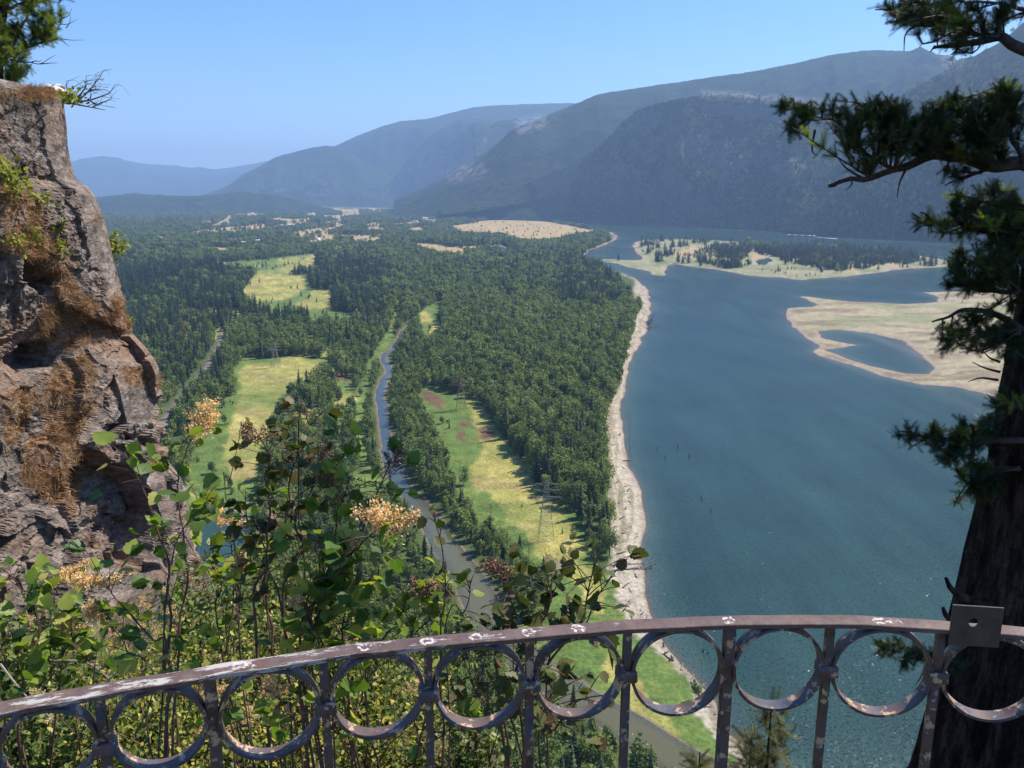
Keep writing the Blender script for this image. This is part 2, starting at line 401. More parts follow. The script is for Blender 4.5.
creekside = sdist(X, Y, wCREEK)
near = creekside < 40
lay(np.where(near, 0, rim), (.36,.30,.22), .85)
lay(np.where(near, np.clip(1.2-creekside/(1.0+4*n2**2), 0, 1)*1.0, 0), (.15,.125,.065), .8)
lay(np.clip(1-SD/(2.6*w_), 0, 1)*(SD > -900), (.20,.14,.10), .85)
road = sdist(X, Y, wROAD); lay(soft(road < 4), (.10,.10,.06)); lay(soft(road < 0), (.20,.165,.14))
lay(np.ones(X.shape), col*0.0, 0)
v_ = .82+.36*n3
col *= v_[..., None]
ground = mb.build('ground', [], None, True)
a = ground.data.color_attributes.new('cover', 'FLOAT_COLOR', 'POINT')
a.data.foreach_set('color', np.concatenate([col.reshape(-1, 3), np.ones((col.shape[0]*col.shape[1], 1))], 1).astype(np.float32).ravel())
k = NT('valley_ground'); cov = k.n('VertexColor', _layer_name='cover').outputs[0]
pos = k.n('NewGeometry').outputs['Position']
n_a = k.noise(pos, .45, 5, .65); n_b = k.noise(pos, .06, 4, .6)
v = k.mix(1.0, cov, k.ramp(n_a, [(.3, .62), (.7, 1.32)]), 'MULTIPLY')
v = k.mix(1.0, v, k.ramp(n_b, [(.3, .82), (.7, 1.15)]), 'MULTIPLY')
ground.data.materials.append(k.surf(v, .95, k.bump(n_a, .7, 1.2), .08))
tag(ground, 'flat green and gold valley floor beside the wide river', 'ground', kind='structure')
# ------------------------------------------------------------------ water: one level sheet, depth from the river bed
ysw = np.concatenate([np.arange(200, 240, 1.0), np.arange(240, 780, 3.0), np.arange(780, 2600, 60)])
xsw = np.concatenate([np.arange(-1500, -30, 30), np.arange(-30, 1056, 3.0), np.arange(1056, 2500, 30)])
A, B = np.meshgrid(xsw, ysw); Wt = G(A, B); sdw = landdist(Wt[..., 0], Wt[..., 1])
mb = MB(); mb.add(Wt.reshape(-1, 3), grid(len(ysw), len(xsw)))
water = mb.build('river_water', [], None, True)
a = water.data.color_attributes.new('depth', 'FLOAT_COLOR', 'POINT')
dd = np.hypot(Wt[..., 0], Wt[..., 1])
dep = np.clip(-sdw/(36*np.clip(dd/900, .7, 4)), 0, 1); dep = 1-(1-dep)**2
cr = np.clip(1-(sdist(Wt[..., 0], Wt[..., 1], wCREEK)+4)/6, 0, 1)*(Wt[..., 1] < 1400)
PYW = B
for w in wPONDS: dep = np.where(sdist(Wt[..., 0], Wt[..., 1], w) < 4, 1.0, dep)
a.data.foreach_set('color', np.stack([dep, cr, cr*np.clip((PYW-430)/110, 0, 1), 0*dep+1], -1).reshape(-1, 4).astype(np.float32).ravel())
k = NT('river_surface'); sp = k.n('SeparateColor', Color=k.n('VertexColor', _layer_name='depth').outputs[0])
pos = k.n('NewGeometry').outputs['Position']
c = k.ramp(sp.outputs[0], [(0, (.10,.085,.055)), (.25, (.050,.075,.062)), (.7, (.030,.060,.044)), (1, (.020,.047,.036))])
c = k.mix(1.0, c, k.ramp(k.noise(pos, .006, 3, .6), [(.3, .8), (.7, 1.2)]), 'MULTIPLY')
mst = k.n('Mapping', Vector=pos, Rotation=(0, 0, .35), Scale=(1, .16, 1)).outputs[0]
c = k.mix(1.0, c, k.ramp(k.noise(mst, .035, 5, .65), [(.3, .78), (.7, 1.25)]), 'MULTIPLY')
c = k.mix(sp.outputs[1], c, (.030,.042,.036)); c = k.mix(sp.outputs[2], c, (.095,.088,.042))
mp = k.n('Mapping', Vector=pos, Rotation=(0, 0, .5), Scale=(1, .45, 1))
w1 = k.noise(mp.outputs[0], .55, 5, .62); w2 = k.noise(pos, 2.6, 3, .6)
pk = k.ramp(k.noise(pos, .85, 2, .5), [(.60, 0), (.70, 1)])
hgt = k.math('ADD', k.math('ADD', w1, k.math('MULTIPLY', w2, .22)), k.math('MULTIPLY', pk, .9))
m = k.surf(c, k.n('MapRange', Value=k.noise(mst, .02, 4, .6), i1=.35, i2=.65, i3=.06, i4=.20).outputs[0], k.bump(k.math('MULTIPLY', hgt, k.math('SUBTRACT', 1.0, k.math('MULTIPLY', sp.outputs[1], .85))), 1.0, .55), .5); k.bsdf.inputs['IOR'].default_value = 1.33
water.data.materials.append(m)
tag(water, 'blue green river water with small sparkling waves', 'water', kind='structure')
# road strip
rc = np.array(ROADC); g = smooth_path(G(rc[:, 0], rc[:, 1]), 40); t = unit(np.gradient(g, axis=0)); nn = np.c_[-t[:, 1], t[:, 0], 0*t[:, 0]]
mb = MB(); vv = np.stack([g+nn*2.6, g+nn*2.4, g-nn*2.4, g-nn*2.6], 1); vv[:, :, 2] = zland(vv[..., 0], vv[..., 1])+.18; vv[:, 1:3, 2] += .12
mb.add(vv.reshape(-1, 3), grid(len(g), 4))
o = mb.build('road', simple('gravel', (.14,.115,.095), (.25,.20,.17), .5, .95), None)
tag(o, 'pale gravel road curving through the dark conifers', 'road', kind='structure')
# ================================================================== mountains
rockc = None
def mountmat(name, dark, lite, rock, thr):
    k = NT(name); g_ = k.n('NewGeometry'); pos = g_.outputs['Position']
    nz = k.n('SeparateXYZ', Vector=g_.outputs['Normal']).outputs[2]
    c = k.ramp(k.noise(pos, .018, 6, .72), [(.38, dark), (.62, lite)])
    c = k.mix(k.ramp(k.noise(pos, .0022, 5, .6), [(.42, 0), (.62, .7)]), c, tuple(.5*(a+b)*1.15 for a, b in zip(dark, lite)))
    s = k.math('SUBTRACT', 1.0, nz); s = k.math('ADD', s, k.math('MULTIPLY', k.noise(pos, .009, 5, .7), .5))
    c = k.mix(k.ramp(s, [(thr, 0), (thr+.06, 1)]), c, rock)
    mk = k.n('SeparateColor', Color=k.n('VertexColor', _layer_name='crag').outputs[0]).outputs[0]
    c = k.mix(k.math('MULTIPLY', mk, k.ramp(k.noise(pos, .012, 6, .75), [(.44, 0), (.56, 1)])), c, (.24,.205,.165))
    return k.surf(c, .95, k.bump(k.noise(pos, .03, 6, .78), 1.0, 34), .05)
MM = mountmat('forested_slope', (.010,.020,.010), (.050,.068,.026), (.15,.135,.105), .72)
CRAGS = [[(700,88),(760,92),(820,98),(900,104),(900,113),(820,108),(760,104),(698,100)],[(690,140),(740,138),(748,172),(720,182),(692,168)],[(765,152),(812,158),(802,184),(770,176)],[(512,118),(546,112),(553,128),(518,136)],[(436,168),(482,158),(494,176),(448,186)],[(938,50),(966,46),(962,78),(943,84)],[(600,165),(625,160),(630,178),(604,180)],[(850,180),(885,185),(880,200),(850,196)]]
def interp(p, x, i):
    p = np.array(p, float); return np.interp(x, p[:, 0], p[:, i])
def mountain(name, label, ridge, base, x0, x1, dx, nt, seed, amp=.16, prof=1.25, back=.35, rough=9., cliff=None):
    px = np.arange(x0, x1, dx); rp = interp(ridge, px, 1); rd = interp(ridge, px, 2)
    if len(base[0]) == 3: B = G(px, interp(base, px, 1))
    else:
        bd = interp(base, px, 1); az = (px-512)/F; B = np.stack([az*bd, bd, 0*bd], -1)
    az = (px-512)/F
    d = ray(px, rp); tt = rd/d[:, 1]; Rr = EYE+d*tt[:, None]
    t = np.concatenate([np.linspace(0, 1, nt), 1+np.linspace(.02, 1, 12)*back])
    T = t[:, None]; Hh = Rr[None, :, 2]
    XY = B[None, :, :2]*(1-T[..., None])+Rr[None, :, :2]*T[..., None]
    tc = np.clip(T, 0, 1)
    z = Hh*np.where(T <= 1, tc**prof, 1-(T-1)/back*.5)
    P = np.stack([XY[..., 0], XY[..., 1], 0*XY[..., 0]], -1)
    span = np.linalg.norm(Rr-B, axis=1).mean()
    gul = ridged(P/(span*.70)+seed, 5, seed, .48); big = fbm(P/(span*.8)+seed*3, 3, seed+5)
    sp_ = ridged(np.stack([px[None, :]*(B[:, 1].mean()/F)/(span*.20)+.35*big+0*T, T*.9+0*Hh, 0*T+0*Hh+seed], -1), 3, seed+31, .45)
    env = np.sin(pi*np.clip(T, 0, 1)**.8)
    z = z+Hh*env*(amp*1.7*gul+.12*big+.11*sp_)
    if cliff:      # a band of cliffs under the crest
        for (cx0, cx1, ct, ch) in cliff:
            wv = np.clip((px-cx0)/20, 0, 1)*np.clip((cx1-px)/20, 0, 1)
            ctn = ct+.05*fbm(P/220., 3, seed+9)
            st = 1/(1+np.exp(-(T-ctn)/.008)); z = z-(wv[None]*Hh*ch*(1-st))*np.clip(T*2, 0, 1)
    z = z+span*.02*ridged(P/(span*.16)+seed*2, 4, seed+7)*np.sin(pi*tc)**.6
    z = z+rough*fbm(P/26., 3, seed+2)*np.clip(T*6, 0, 1)+rough*.9*fbm(P/110., 3, seed+3)*env
    z = np.maximum(z, 2.2*np.clip(T*30, 0, 1)-1)
    mb = MB(); V = np.stack([XY[..., 0], XY[..., 1], z], -1); mb.add(V.reshape(-1, 3), grid(len(t), len(px)))
    o = mb.build(name, MM, None, True); tag(o, label, 'mountain', kind='structure')
    qx_, qy_, _ = proj(V); mk = np.zeros(qx_.shape)
    for pg in CRAGS: mk = np.maximum(mk, np.clip(-sdist(qx_, qy_, pg)/5+.2, 0, 1))
    cc = o.data.color_attributes.new('crag', 'FLOAT_COLOR', 'POINT'); cc.data.foreach_set('color', np.repeat(mk.reshape(-1, 1), 4, 1).astype(np.float32).ravel())
    return V
FAR = [(-900,200),(0,208),(300,213),(430,215),(482,215.3),(520,217.8),(551,219.4),(582,221.6),(622,224.1),(680,226.5),(722,228.8),(770,231),(800,234.3),(850,237.8),(894,240),(948,242.8),(1024,246.8),(1100,251.8),(1250,261.8),(1500,279),(1900,328)]
FAR = [(a, b, 0) for a, b in FAR]
mountain('mountain', 'faint blue range farthest away on the left skyline', [(-900,165,28e3),(0,166,28e3),(78,161,28e3),(108,158,28e3),(124,160,28e3),(150,165,28e3),(185,167,28e3),(215,170,28e3),(240,166,28e3),(262,163,28e3),(330,160,28e3),(500,170,28e3)], [(-900,19000),(500,19000)], -900, 500, 4, 60, 3, .12, .9)
mountain('mountain', 'hazy blue ridge stepping up behind the distant wooded plain', [(205,196,15e3),(228,186,15e3),(240,176,15e3),(258,167,14.5e3),(277,157,14e3),(295,152,14e3),(315,147,14.5e3),(335,146,15e3),(352,138,15e3),(380,127,15e3),(400,121,15e3),(427,119,15e3),(450,113,15e3),(474,107,15e3),(500,105,15e3),(531,104,15e3),(568,103,15e3),(620,104,13e3),(800,110,13e3)], [(205,10500),(326,12900),(420,12900),(470,10500),(800,9000)], 205, 800, 3, 110, 11, .20, 1.0)
mountain('mountain', 'lower hazy spur stepping down in front of the middle ridge', [(215,194,13.4e3),(232,184,13.4e3),(246,175,13.4e3),(262,167,13.4e3),(280,158,13.4e3),(297,152,13.4e3),(312,148,13.4e3),(326,145.5,13.4e3),(336,148,13.4e3),(348,155,13.3e3),(362,159,13.3e3),(380,170,13.2e3),(398,180,13.2e3),(420,189,13.1e3),(450,200,13e3)], [(215,11800),(450,12300)], 215, 450, 2.5, 90, 71, .22, 1.0)
mountain('mountain', 'hazy shoulder with a craggy end below the middle ridge', [(372,196,12.9e3),(392,180,12.9e3),(408,160,12.9e3),(420,146,12.9e3),(432,134,12.9e3),(446,125,12.9e3),(462,119,12.9e3),(482,118,12.9e3),(505,124,12.8e3),(530,135,12.8e3),(570,150,12.8e3)], [(372,12200),(420,12000),(470,9800),(570,9000)], 372, 570, 2.5, 100, 83, .24, 1.0)
mountain('hills', 'low dark wooded hills crossing the far end of the valley', [(-900,190,9.5e3),(60,196,9.5e3),(100,197.5,9.5e3),(120,195,9.5e3),(135,193,9.5e3),(150,195,9.5e3),(190,196,9.5e3),(220,194,9.5e3),(240,192,9.5e3),(280,196,9.5e3),(300,201,9.5e3),(318,207,9.5e3),(340,210,9.5e3)], [(-900,7400),(340,8200)], -900, 335, 3, 50, 17, .1, 1.0, rough=12)
mountain('mountain', 'long blue mountain with an even crest rising to the tree', [(395,203,9e3),(440,181,9e3),(474,161,9e3),(495,146,9e3),(512,134,9e3),(530,124,9e3),(550,114,8.8e3),(575,104,8.6e3),(597,95,8.5e3),(620,91,8.5e3),(644,87,8.5e3),(680,82,8.5e3),(719,76,8.4e3),(750,72,8.4e3),(776,67,8.2e3),(805,61,8.2e3),(832,55,8.2e3),(860,51,8.2e3),(879,50,8.2e3),(907,51,8.2e3),(925,52,8.2e3),(945,57,8.2e3),(1000,70,8.2e3),(1400,90,8e3)], [(395,6600),(520,6100),(700,5600),(1400,5200)], 395, 1400, 3, 150, 23, .20, 1.05)
V3 = mountain('mountain', 'dark wooded bluff with pale cliffs along its top edge across the river', [(440,208,6.6e3),(480,200,6.5e3),(520,186,6.4e3),(560,170,6.3e3),(585,157,6.2e3),(600,146,6.1e3),(620,124,6e3),(638,110,5.9e3),(655,104,5.8e3),(680,98,5.7e3),(712,95,5.6e3),(740,97,5.5e3),(765,98,5.4e3),(800,103,5.3e3),(850,107,5.2e3),(900,112,5.1e3),(980,130,5e3),(1060,170,4.8e3)], FAR, 440, 1060, 2.2, 230, 37, .17, 1.15, cliff=[(690,870,.90,.09),(500,600,.8,.05)])
V4 = mountain('mountain', 'steep dark mountainside behind the big fir trunk', [(780,228,4.6e3),(820,190,4.6e3),(850,150,4.6e3),(875,118,4.6e3),(890,104,4.7e3),(907,92,4.8e3),(925,82,4.8e3),(945,71,4.8e3),(957,60,4.8e3),(975,56,4.8e3),(1000,42,4.8e3),(1024,22,4.8e3),(1080,-10,4.8e3),(1200,-60,4.8e3),(1500,-100,4.8e3),(1900,-100,5e3)], FAR, 780, 1900, 2.6, 230, 53, .17, 1.15)
# ================================================================== valley trees
LEAFB = leafmat('broadleaf_canopy', [(.060,.088,.022),(.115,.155,.034),(.180,.225,.050),(.30,.32,.11)], .30, .2, .6, island=False)
LEAFC = leafmat('conifer_canopy', [(.024,.042,.018),(.046,.072,.026),(.076,.108,.034),(.12,.15,.050)], .15, .2, .6, island=False)
BARK = simple('tree_bark', (.07,.055,.045), (.16,.14,.12), 2, .9)
QV = np.array([(-.5,-.5,0),(.5,-.5,0),(.5,.5,0),(-.5,.5,0)]); QF = [(0,1,2,3)]
LV = np.array([(0,-.55,0),(.42,-.05,.06),(.08,.6,0),(-.4,.1,.06)])
def broadleaf(seed, h=22., w=9., n=520, size=1.0):
    g = np.random.default_rng(seed); tr = MB(); cr = MB()
    tp = np.array([(0,0,-1),(g.normal()*.2,g.normal()*.2,h*.3),(g.normal()*.5,g.normal()*.5,h*.6),(g.normal()*.6,g.normal()*.6,h*.9)])
    tube(tr, smooth_path(tp, 8), np.linspace(.38, .08, 8), 6)
    nl = g.integers(12, 17); lobes = []
    for i in range(nl):
        f = g.uniform(.16, 1); a = g.uniform(0, 2*pi); rr = w*.5*(1-abs(f-.5)**2*1.5)*g.uniform(.35, .80)
        c = np.array([cos(a)*rr, sin(a)*rr, h*(.10+.80*f)]); r = w*g.uniform(.19, .31)
        lobes.append((c, r))
        s = tp[1]*(1-f)+tp[3]*f; tube(tr, smooth_path([s*[1,1,.86], (s+c)/2+[0,0,-.5], c], 4), [.13,.08,.05,.03], 4)
    wts = np.array([r*r for _, r in lobes]); wts /= wts.sum()
    for (c, r), p in zip(lobes, wts):
        m = int(n*p)+4; d = unit(g.normal(size=(m, 3))); rad = g.uniform(.35, 1.06, m)[:, None]**.6*r
        q = c+d*rad*np.array([1,1,1.5])
        X_, Y_, Z_ = frames(g.normal(size=(m, 3)), nrm=None if 0 else d+g.normal(size=(m, 3))*.6+[0,0,.4])
        place(cr, LV, QF, q, X_, Y_, Z_, g.uniform(.8, 1.7, m)*size)
    return tr, cr
def conifer(seed, h=28., w=7.5, per=6, step=.55, size=1.0, droop=.35):
    g = np.random.default_rng(seed); tr = MB(); cr = MB()
    tube(tr, [(0,0,-1),(0,0,h*.5),(g.normal()*.15,0,h)], [.42,.24,.03], 6)
    z = h*g.uniform(.06, .16)
    while z < h:
        f = (z/h); r = w*.5*(1-f)**.8*g.uniform(.7, 1.15)+.22
        m = max(3, int(per*(1-.4*f))); a = g.uniform(0, 2*pi)+np.arange(m)*2*pi/m+g.normal(size=m)*.3
        L = r*g.uniform(.6, 1.12, m)
        d = np.stack([np.cos(a), np.sin(a), -droop+.5*f+g.normal(size=m)*.12], -1)
        base = np.array([0, 0, z])
        for fr, wd in ((.38, .85), (.78, .62)):
            q = base+d*(L*fr)[:, None]
            X_, Y_, Z_ = frames(d, nrm=np.array([0, 0, 1.])+g.normal(size=(m, 3))*.35)
            tv = LV*np.array([1.0, 1.0, 1.0]); place(cr, tv, QF, q, X_, Y_, Z_, (L*wd+.25)*size)
        z += step*g.uniform(.75, 1.3)*(1.15-.45*f)
    return tr, cr
def variant(kind, i, near):
    if kind == 'b':
        hh = [21, 23, 18, 20, 16][i % 5]; ww = [9.5, 10.5, 10, 8.5, 9.5][i % 5]
        return broadleaf(100+i, hh, ww, 900 if near else 420, .72 if near else 1.05)
    hh = [28, 24, 31, 20][i % 4]; ww = [7.5, 7, 8, 6.5][i % 4]
    return conifer(200+i, hh, ww, 7 if near else 6, .5 if near else .75)
hid = {}
for kd, cnt in (('b', 5), ('c', 4)):
    cl = bpy.data.collections.new('tree_kinds_'+kd)
    for i in range(cnt):
        tr, cr = variant(kd, i, False); m = MB()
        for a, mi in ((tr, 0), (cr, 1)):
            for v, in zip([np.concatenate(a.v)]):
                if a.q: m.add(v, np.concatenate(a.q), mi)
                if a.t: m.add(v, np.concatenate(a.t), mi)
        o = bpy.data.objects.new('tree_form', m.mesh('tree_form', [BARK, LEAFB if kd == 'b' else LEAFC])); cl.objects.link(o)
    hid[kd] = cl
def scatter_group(coll):
    ng = bpy.data.node_groups.new('forest_scatter', 'GeometryNodeTree')
    ng.interface.new_socket('Geometry', in_out='INPUT', socket_type='NodeSocketGeometry'); ng.interface.new_socket('Geometry', in_out='OUTPUT', socket_type='NodeSocketGeometry')
    N = ng.nodes.new; L = ng.links.new
    i, o = N('NodeGroupInput'), N('NodeGroupOutput'); ci = N('GeometryNodeCollectionInfo'); ci.inputs[0].default_value = coll; ci.inputs[1].default_value = True
    ip = N('GeometryNodeInstanceOnPoints'); ip.inputs['Pick Instance'].default_value = True
    def at(nm, ty):
        a = N('GeometryNodeInputNamedAttribute'); a.data_type = ty; a.inputs[0].default_value = nm; return a.outputs[0]
    L(i.outputs[0], ip.inputs['Points']); L(ci.outputs[0], ip.inputs['Instance']); L(at('pick', 'INT'), ip.inputs['Instance Index'])
    L(at('turn', 'FLOAT_VECTOR'), ip.inputs['Rotation']); L(at('size', 'FLOAT_VECTOR'), ip.inputs['Scale']); L(ip.outputs[0], o.inputs[0])
    return ng
NG = {k: scatter_group(c) for k, c in hid.items()}
def forest(name, label, kind, P, size, rz, pick):
    me = bpy.data.meshes.new(name); n = len(P); me.vertices.add(n); me.vertices.foreach_set('co', P.astype(np.float32).ravel())
    me.attributes.new('pick', 'INT', 'POINT').data.foreach_set('value', pick.astype(np.int32))
    me.attributes.new('turn', 'FLOAT_VECTOR', 'POINT').data.foreach_set('vector', np.stack([0*rz, 0*rz, rz], -1).astype(np.float32).ravel())
    me.attributes.new('size', 'FLOAT_VECTOR', 'POINT').data.foreach_set('vector', size.astype(np.float32).ravel())
    o = bpy.data.objects.new(name, me); C.objects.link(o); md = o.modifiers.new('scatter', 'NODES'); md.node_group = NG[kind]
    tag(o, label, 'forest', kind='stuff'); return o
OPEN = [p for kk in ('gold', 'tan', 'green') for p in MEAD[kk]]
ISW = [[(700,250),(720,247),(769,247),(850,250),(900,256),(925,262),(905,266),(880,266),(862,271),(838,272),(812,269),(800,266),(785,262),(770,258),(752,252),(740,262),(744,268),(728,270),(700,264),(690,258)]]
CLIFFPX = [(0,90),(55,92),(70,110),(80,180),(107,217),(130,307),(157,379),(168,449),(203,533),(200,563),(0,563)]
pts = []
yy = 225.
while yy < 9500:
    sp = 6.8 if yy < 900 else 6.8*(yy/900)**.62
    xx = np.arange(-.75*yy-100, .75*yy+100, sp); n = len(xx)
    pts.append(np.stack([xx+rng.uniform(-.48, .48, n)*sp, yy+rng.uniform(-.48, .48, n)*sp, 0*xx+sp], -1)); yy += sp*.92
pts = np.concatenate(pts)
x, y, sp = pts.T; P0 = np.stack([x, y, 0*x+2.2], -1)
bx, by, _ = proj(P0); mx, my, _ = proj(P0+[0, 0, 11])
ok = (bx > -500) & (bx < 690)
lim = np.interp(my, [216, 222, 232, 240, 246, 262, 300, 420, 500, 800], [470, 575, 606, 612, 590, 600, 640, 602, 610, 610])
ok &= (mx < lim) | (my > 540)
ok &= ~((my > 540) & (mx > 552) & (by < np.interp(bx, [482,505,545,585,620,675,760], [605,640,675,702,722,757,800])+4))
for p in OPEN:
    pp = np.array(p); sh = 0
    b = (bx > pp[:, 0].min()-3) & (bx < pp[:, 0].max()+3) & (by > pp[:, 1].min()-3) & (by < pp[:, 1].max()+3) & ok
    keepb = (fbm(np.stack([x[b]/30, y[b]/30, 0*x[b]], -1), 2, 19) > .30) & (rng.random(b.sum()) < (.14 if p in MEAD['tan'] else .20))
    ok[b] &= ~inpoly(bx[b], by[b], p) | keepb
isw = np.zeros(len(x), bool)
for p in ISW: isw |= inpoly(bx, by+1.0, p)
scrub = (sdist(x, y, wISL) < -22) & (fbm(np.stack([x/26, y/40, 0*x], -1), 3, 44) > .34) & (rng.random(len(x)) < .5)
isw &= fbm(np.stack([x/70, y/120, 0*x], -1), 3, 29) > -.28
isw |= scrub; ok |= isw
sd = np.full(len(x), -1.); sd[ok] = landdist(x[ok], y[ok]); ok &= sd > np.where(y < 1500, 4, 12)
ok &= sdist(x, y, wROAD) > 6
ck = sdist(x, y, wCREEK); ok &= ck > 5; ok &= ~(openings(x, y, bx, by) & (rng.random(len(x)) < .93)); ok &= ~yards(bx, by); ok &= ~(glades(x, y, bx, by) & (rng.random(len(x)) < .9))
P0 = P0[ok]; bx, by, mx, my, sp, isw, ck = (a[ok] for a in (bx, by, mx, my, sp, isw, ck))
n = len(P0)
nz = fbm(P0/160, 3, 61)
pc = np.where(bx < 385, np.where(by < 330, .82, np.where((by < 395) & (bx < 225), .62, .20)), .10)
pc = np.where((by < 300) & (bx >= 385), .45, pc); pc = np.where(by < 266, .36, pc); pc = np.where((bx > 560) & (by < 310) & (by > 262), .8, pc)
pc = np.where(isw, .93, pc); pc = np.clip(pc+nz*.35, 0, 1)
isc = rng.random(n) < pc
keep = rng.random(n) < np.clip(.90+nz*.6+fbm(P0/38, 2, 66)*.75, .30, 1); P0, bx, by, mx, my, sp, isw, ck, isc, nz = (a[keep] for a in (P0, bx, by, mx, my, sp, isw, ck, isc, nz)); n = len(P0)
s = np.clip(sp/6.8, 1, 1.25)**.7*np.where(isc, rng.uniform(.55, 1.02, n), rng.uniform(.62, 1.14, n))*(1+.25*nz)
s = np.where(ck < 45, s*.74, s); s = np.where(isw, s*1.12*rng.uniform(.6, 1.1, n), s); meadow = np.zeros(n, bool)
for p in OPEN: meadow |= inpoly(bx, by, p)
s = np.where(meadow, s*rng.uniform(.2, .6, n), s); s = np.where(by > 500, s*.8, s)
s = np.where(isc & (by > 262) & (bx < 385), s*1.08, s)
wd = np.clip(sp/7.5, 1, 1.9)
wd = wd*rng.uniform(.92, 1.35, n); size = np.stack([s*wd, s*wd, s], -1); rz = rng.uniform(0, 2*pi, n); P0[:, 2] = zland(P0[:, 0], P0[:, 1])-.3
pick = rng.integers(0, 60, n); inframe = (bx > 60) & (bx < 1000) & (by < 735) & ~inpoly(bx, my, CLIFFPX) & ~((bx < 330) & (by > 520)) & ~((bx < 440) & (by > 640))
print('valley trees', n, 'conifers', isc.sum())
rootdist = np.linalg.norm(P0-EYE, axis=1)/s
def zone(bx, by, c):
    if c:
        if by > 395: return ('dark conifer standing among the creek woods beyond the shrubs', 'conifers in the creek woods')
        return ('tall dark conifer in the wood flanking the gravel road', 'conifers along the gravel road') if bx < 300 else ('dark conifer rising out of the mid valley wood', 'conifers in the mid valley wood')
    if by > 470 and bx < 560 and (bx-392 < (by-462)*.62): return ('leafy tree in the wood on the near bank of the creek', 'broadleaf trees on the near creek bank')
    if bx < 392: return ('green broadleaf tree between the yellow meadow and the creek', 'broadleaf trees between meadow and creek')
    if bx < 470 and by > 380 or (by > 470 and bx < 545): return ('leafy tree in the row between the creek and the long meadow', 'trees in the row along the creek')
    return ('green broadleaf tree of the dense wood edging the sandy beach', 'broadleaf trees of the beach wood')
def single_tree(kind, i, near_cache={}):
    if (kind, i) not in near_cache:
        tr, cr = variant(kind, i, True)
        near_cache[(kind, i)] = (tr.mesh('trunk', BARK), cr.mesh('crown', LEAFB if kind == 'b' else LEAFC))
    return near_cache[(kind, i)]
def put_tree(kind, i, loc, rz_, s3, label, group=None):
    name = 'broadleaf_tree' if kind == 'b' else 'conifer_tree'
    e = empty(name, loc, rz_); e.scale = s3; tag(e, label, 'tree', group)
    tm, cm = single_tree(kind, i)
    for nm, me in (('trunk', tm), ('crown', cm)):
        o = bpy.data.objects.new(nm, me); C.objects.link(o); o.parent = e
    return e
single = np.zeros(n, bool)
for c in (False, True):
    idx = np.where((isc == c) & inframe)[0]; idx = idx[np.argsort(rootdist[idx])][:296]
    single[idx] = True
    for j in idx:
        lb, gr = zone(bx[j], by[j], c)
        put_tree('c' if c else 'b', int(pick[j]) % (4 if c else 5), P0[j], float(rz[j]), [float(q) for q in size[j]], lb, gr)
for c, nm, lb in ((False, 'broadleaf_forest', 'dense green broadleaf woods filling the valley floor'), (True, 'conifer_forest', 'dark conifer woods spread over the valley and the island')):
    m = (isc == c) & ~single
    forest(nm, lb, 'c' if c else 'b', P0[m], size[m], rz[m], pick[m])
for (px, py, kd, i, sc1, lb) in [(213,474,'b',4,.62,'lone dark bushy tree in the yellow meadow behind the cliff'),(464,484,'b',2,.72,'lone leafy tree in the meadow beside the creek row'),(352,318,'b',4,.6,'small round tree at the far meadow corner'),
    (696,697,'b',4,.42,'small dark shrub tree on the river bank seen through a railing ring'),(547,495,'b',3,.85,'broadleaf tree standing out on the meadow side of the beach wood'),(291,289,'b',2,.4,'tiny round bush alone in the far golden meadow')]:
    put_tree(kd, i, G(px, py, 2), .7, (sc1*1.15, sc1*1.15, sc1), lb)
# trees over the mountainsides across the river
mp_, ms_ = [], []
for V, cnt in ((V3, 15000), (V4, 13000)):
    q = V.reshape(-1, 3); a, b, _ = proj(q); okm = (a > 430) & (a < 1150) & (q[:, 2] > 3) & (np.hypot(q[:, 0], q[:, 1]) < 6200)
    w = np.exp(-q[:, 2]/260)[okm]; q = q[okm]; j = rng.choice(len(q), cnt, p=w/w.sum()); p = q[j]+rng.normal(size=(cnt, 3))*[9, 12, 0]
    mp_.append(p-[0, 0, 2])
# the dark fringe along the far shore
fr = np.array(FAR); fx = rng.uniform(470, 1300, 3600); fy = np.interp(fx, fr[:, 0], fr[:, 1]); g = G(fx, fy)
g = g*[1, 1, 0]+unit(g*[1, 1, 0])*rng.uniform(8, 190, 3600)[:, None]; mp_.append(g+[0, 0, 2])
mp_ = np.concatenate(mp_); nn_ = len(mp_); ss = rng.uniform(.75, 1.35, nn_)
dec = rng.random(nn_) < .3
forest('mountain_forest', 'dark forest covering the mountainsides across the river', 'c', mp_[~dec], np.stack([ss*1.5, ss*1.5, ss*1.15], -1)[~dec], rng.uniform(0, 6, nn_)[~dec], rng.integers(0, 60, nn_)[~dec])
forest('shore_forest', 'paler leafy trees mixed along the foot of the mountains', 'b', mp_[dec], np.stack([ss*1.5, ss*1.5, ss], -1)[dec], rng.uniform(0, 6, nn_)[dec], rng.integers(0, 60, nn_)[dec])
# ================================================================== the iron railing
RZ = H-.5
RAILPX = [(-260,775),(-150,747),(0,711),(148,684),(300,659),(390,647),(520,636),(630,626.5),(760,622),(860,622.3),(945,627.5),(1024,634),(1150,652),(1260,675)]
rp = G(*np.array(RAILPX).T, z=RZ); rp = smooth_path(rp, 420)
arc = np.r_[0, np.cumsum(np.linalg.norm(np.diff(rp, axis=0), axis=1))]
def rail_at(s_): return np.array([np.interp(s_, arc, rp[:, i]) for i in range(3)])
def rail_t(s_): return unit(rail_at(s_+.01)-rail_at(s_-.01))
railing = empty('iron_railing', rail_at(arc[-1]/2)-[0, 0, 1.05]); tag(railing, 'rusty brown iron railing with a row of rings under its top rail', 'railing')
k = NT('peeling_paint'); uv = k.n('UVMap').outputs[0]; pos = k.n('TexCoord').outputs['Object']
s_ = k.n('SeparateXYZ', Vector=uv)
